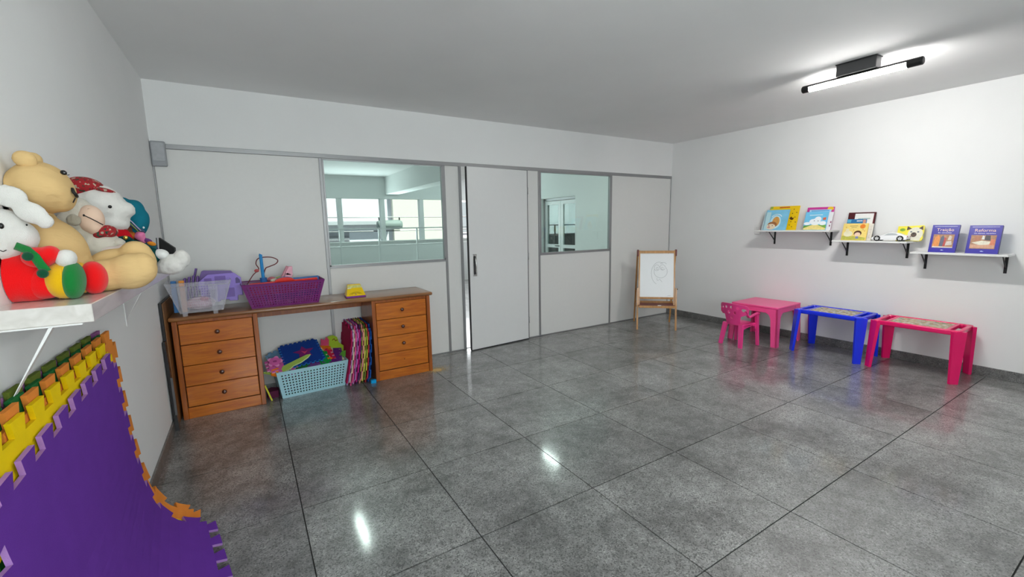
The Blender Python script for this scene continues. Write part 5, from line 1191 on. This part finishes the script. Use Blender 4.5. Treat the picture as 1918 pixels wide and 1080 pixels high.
# white bear with red cap and green dungarees
yb = 2.11
wb = thing('plush_bear', 'white plush bear with red floral cap and dark green dungarees', 'soft toy', (-.6, yb, SH))
blob('body', [(205, 455, yb, 48, 40, .075, 0), (200, 490, yb, 50, 26, .075, 0)], F_REDC, wb)
blob('head', [(185, 385, yb, 52, 40, .085, 0), (215, 395, yb, 30, 30, .07, 0), (234, 393, yb - .01, 20, 15, .045, -10), (205, 418, yb, 40, 20, .07, 0)], F_WHITE, wb, puff=.0025, pscale=80)
cp = blob('cap', [(160, 350, yb, 38, 19, .080, 10), (150, 355, yb, 30, 18, .075, 0)], F_PRINT, wb)
blob('cap_brim', [(193, 356, yb - .01, 26, 5, .065, 14)], F_PRINT, cp, voxel=.004, smooth=3)
dot('eye', 206, 387, yb - .082, 4, 3.2, .006, M_EYE, wb, 30)
blob('collar', [(213, 428, yb, 16, 6, .06, 15)], F_WHITE, wb, voxel=.005)
blob('dungarees', [(236, 455, yb - .015, 18, 13, .055, 20), (258, 467, yb - .02, 22, 16, .045, 25), (280, 478, yb - .03, 24, 16, .040, 25), (230, 480, yb, 40, 20, .06, 10)], F_DGRN, wb, voxel=.005)
blob('strap', [(222, 448, yb - .066, 10, 5, .008, -30), (236, 446, yb - .062, 12, 5, .008, 10)], F_DGRN, wb, voxel=.003, smooth=2)
dot('brass_button', 235, 445, yb - .076, 5, 4, .005, mat('brass', (.80, .58, .12), .25, metal=.9), wb)
blob('cuff', [(302, 476, yb - .03, 16, 10, .036, 15)], fabric('white_sock', (.80, .80, .78), 0), wb, voxel=.004)
blob('foot', [(322, 495, yb - .03, 28, 19, .042, -12), (340, 484, yb - .03, 17, 17, .036, 0), (312, 500, yb - .03, 18, 13, .038, 0)], F_WHITE, wb, voxel=.005, puff=.003, pscale=80)
blob('leg', [(255, 492, yb + .055, 40, 16, .036, 10)], F_DGRN, wb, voxel=.005)
blob('foot', [(300, 496, yb + .06, 20, 16, .036, 0)], F_WHITE, wb, voxel=.005, puff=.003, pscale=80)

# clown doll in a teal cap
yb = 2.42
dl = thing('plush_doll', 'clown doll with large teal cap sitting behind the white bear', 'soft toy', (-.6, yb, SH))
blob('body', [(265, 475, yb, 34, 30, .06, 20), (245, 480, yb, 30, 26, .06, 0)], printed('teal_patchwork', (.01, .11, .13), (.10, .02, .16), 26), dl)
blob('head', [(240, 428, yb, 24, 26, .055, 0)], fabric('shaded_doll_cloth', (.22, .075, .04), 0, .5), dl)  # shading over the face put into the brown cloth colour
cp = blob('cap', [(245, 400, yb, 26, 28, .066, 25), (262, 420, yb, 17, 28, .06, 20), (228, 382, yb, 16, 14, .05, 30)], F_TEAL, dl)
blob('cap_brim', [(252, 424, yb - .035, 24, 4, .05, 38)], mat('cap_band', (.05, .09, .16), .8), cp, voxel=.003, smooth=2)
thread('cap_stripe', [(234, 404, yb - .085), (248, 416, yb - .09), (264, 432, yb - .08)], yb, .0022, mat('stripe_lilac', (.55, .48, .66), .7), cp)
thread('cap_stripe', [(233, 408, yb - .085), (246, 420, yb - .09), (260, 434, yb - .08)], yb, .0018, mat('stripe_lime', (.35, .45, .08), .7), cp)
dot('cap_patch', 219, 371, yb - .03, 8, 5, .03, mat('orange_patch', (.80, .27, .01), .8), cp); dot('cap_stud', 269, 426, yb - .055, 2.2, 2.2, .004, M_WHITE, cp)
blob('hair', [(232, 417, yb - .045, 8, 7, .02, 0), (247, 440, yb - .045, 9, 7, .02, 0)], mat('orange_wool', (.55, .16, .02), .9, var=.4, vscale=90), dl, voxel=.004, puff=.003, pscale=90)
blob('ruffle', [(262, 441, yb - .05, 10, 9, .022, 20), (268, 448, yb - .045, 7, 8, .018, 0)], fabric('pink_satin', (.80, .22, .42), 0), dl, voxel=.004, puff=.002, pscale=70)
dot('orange_patch', 284, 456, yb - .056, 9, 4, .010, mat('orange_patch', (.80, .27, .01), .8), dl, 22); dot('violet_patch', 276, 450, yb - .05, 10, 4, .010, mat('violet_patch', (.14, .03, .18), .8), dl, 25)
blob('leg', [(292, 478, yb - .02, 26, 12, .035, 22)], F_DGRN, dl, voxel=.005)

# flat black tablet case leaning at the far end of the shelf
tb = thing('black_tablet', 'flat black tablet case leaning at the far end of the toy shelf', 'tablet', (-.58, 2.74, SH))
bm = bmesh.new(); P0 = [at(297, 445, 2.76), at(326, 464, 2.72), at(327, 486, 2.72), at(300, 500, 2.76)]
q0 = [Vector((p.x, p.y, max(p.z, SH + .001))) for p in P0]; hexa(bm, q0, [p + Vector((.006, .012, 0)) for p in q0]); bevel_all(bm, .002, 1); finW('case_body', bm, mat('black_leatherette', (.015, .015, .016), .5), tb)
bm = bmesh.new(); hexa(bm, [q0[0] + Vector((-.012, -.003, 0)), q0[0] + Vector((-.008, -.003, 0)), q0[3] + Vector((-.004, -.003, 0)), q0[3] + Vector((-.009, -.003, 0))], [q0[0] + Vector((-.012, .009, 0)), q0[0] + Vector((-.008, .009, 0)), q0[3] + Vector((-.004, .009, 0)), q0[3] + Vector((-.009, .009, 0))]); finW('case_flap', bm, mat('grey_felt', (.10, .10, .105), .8), tb)
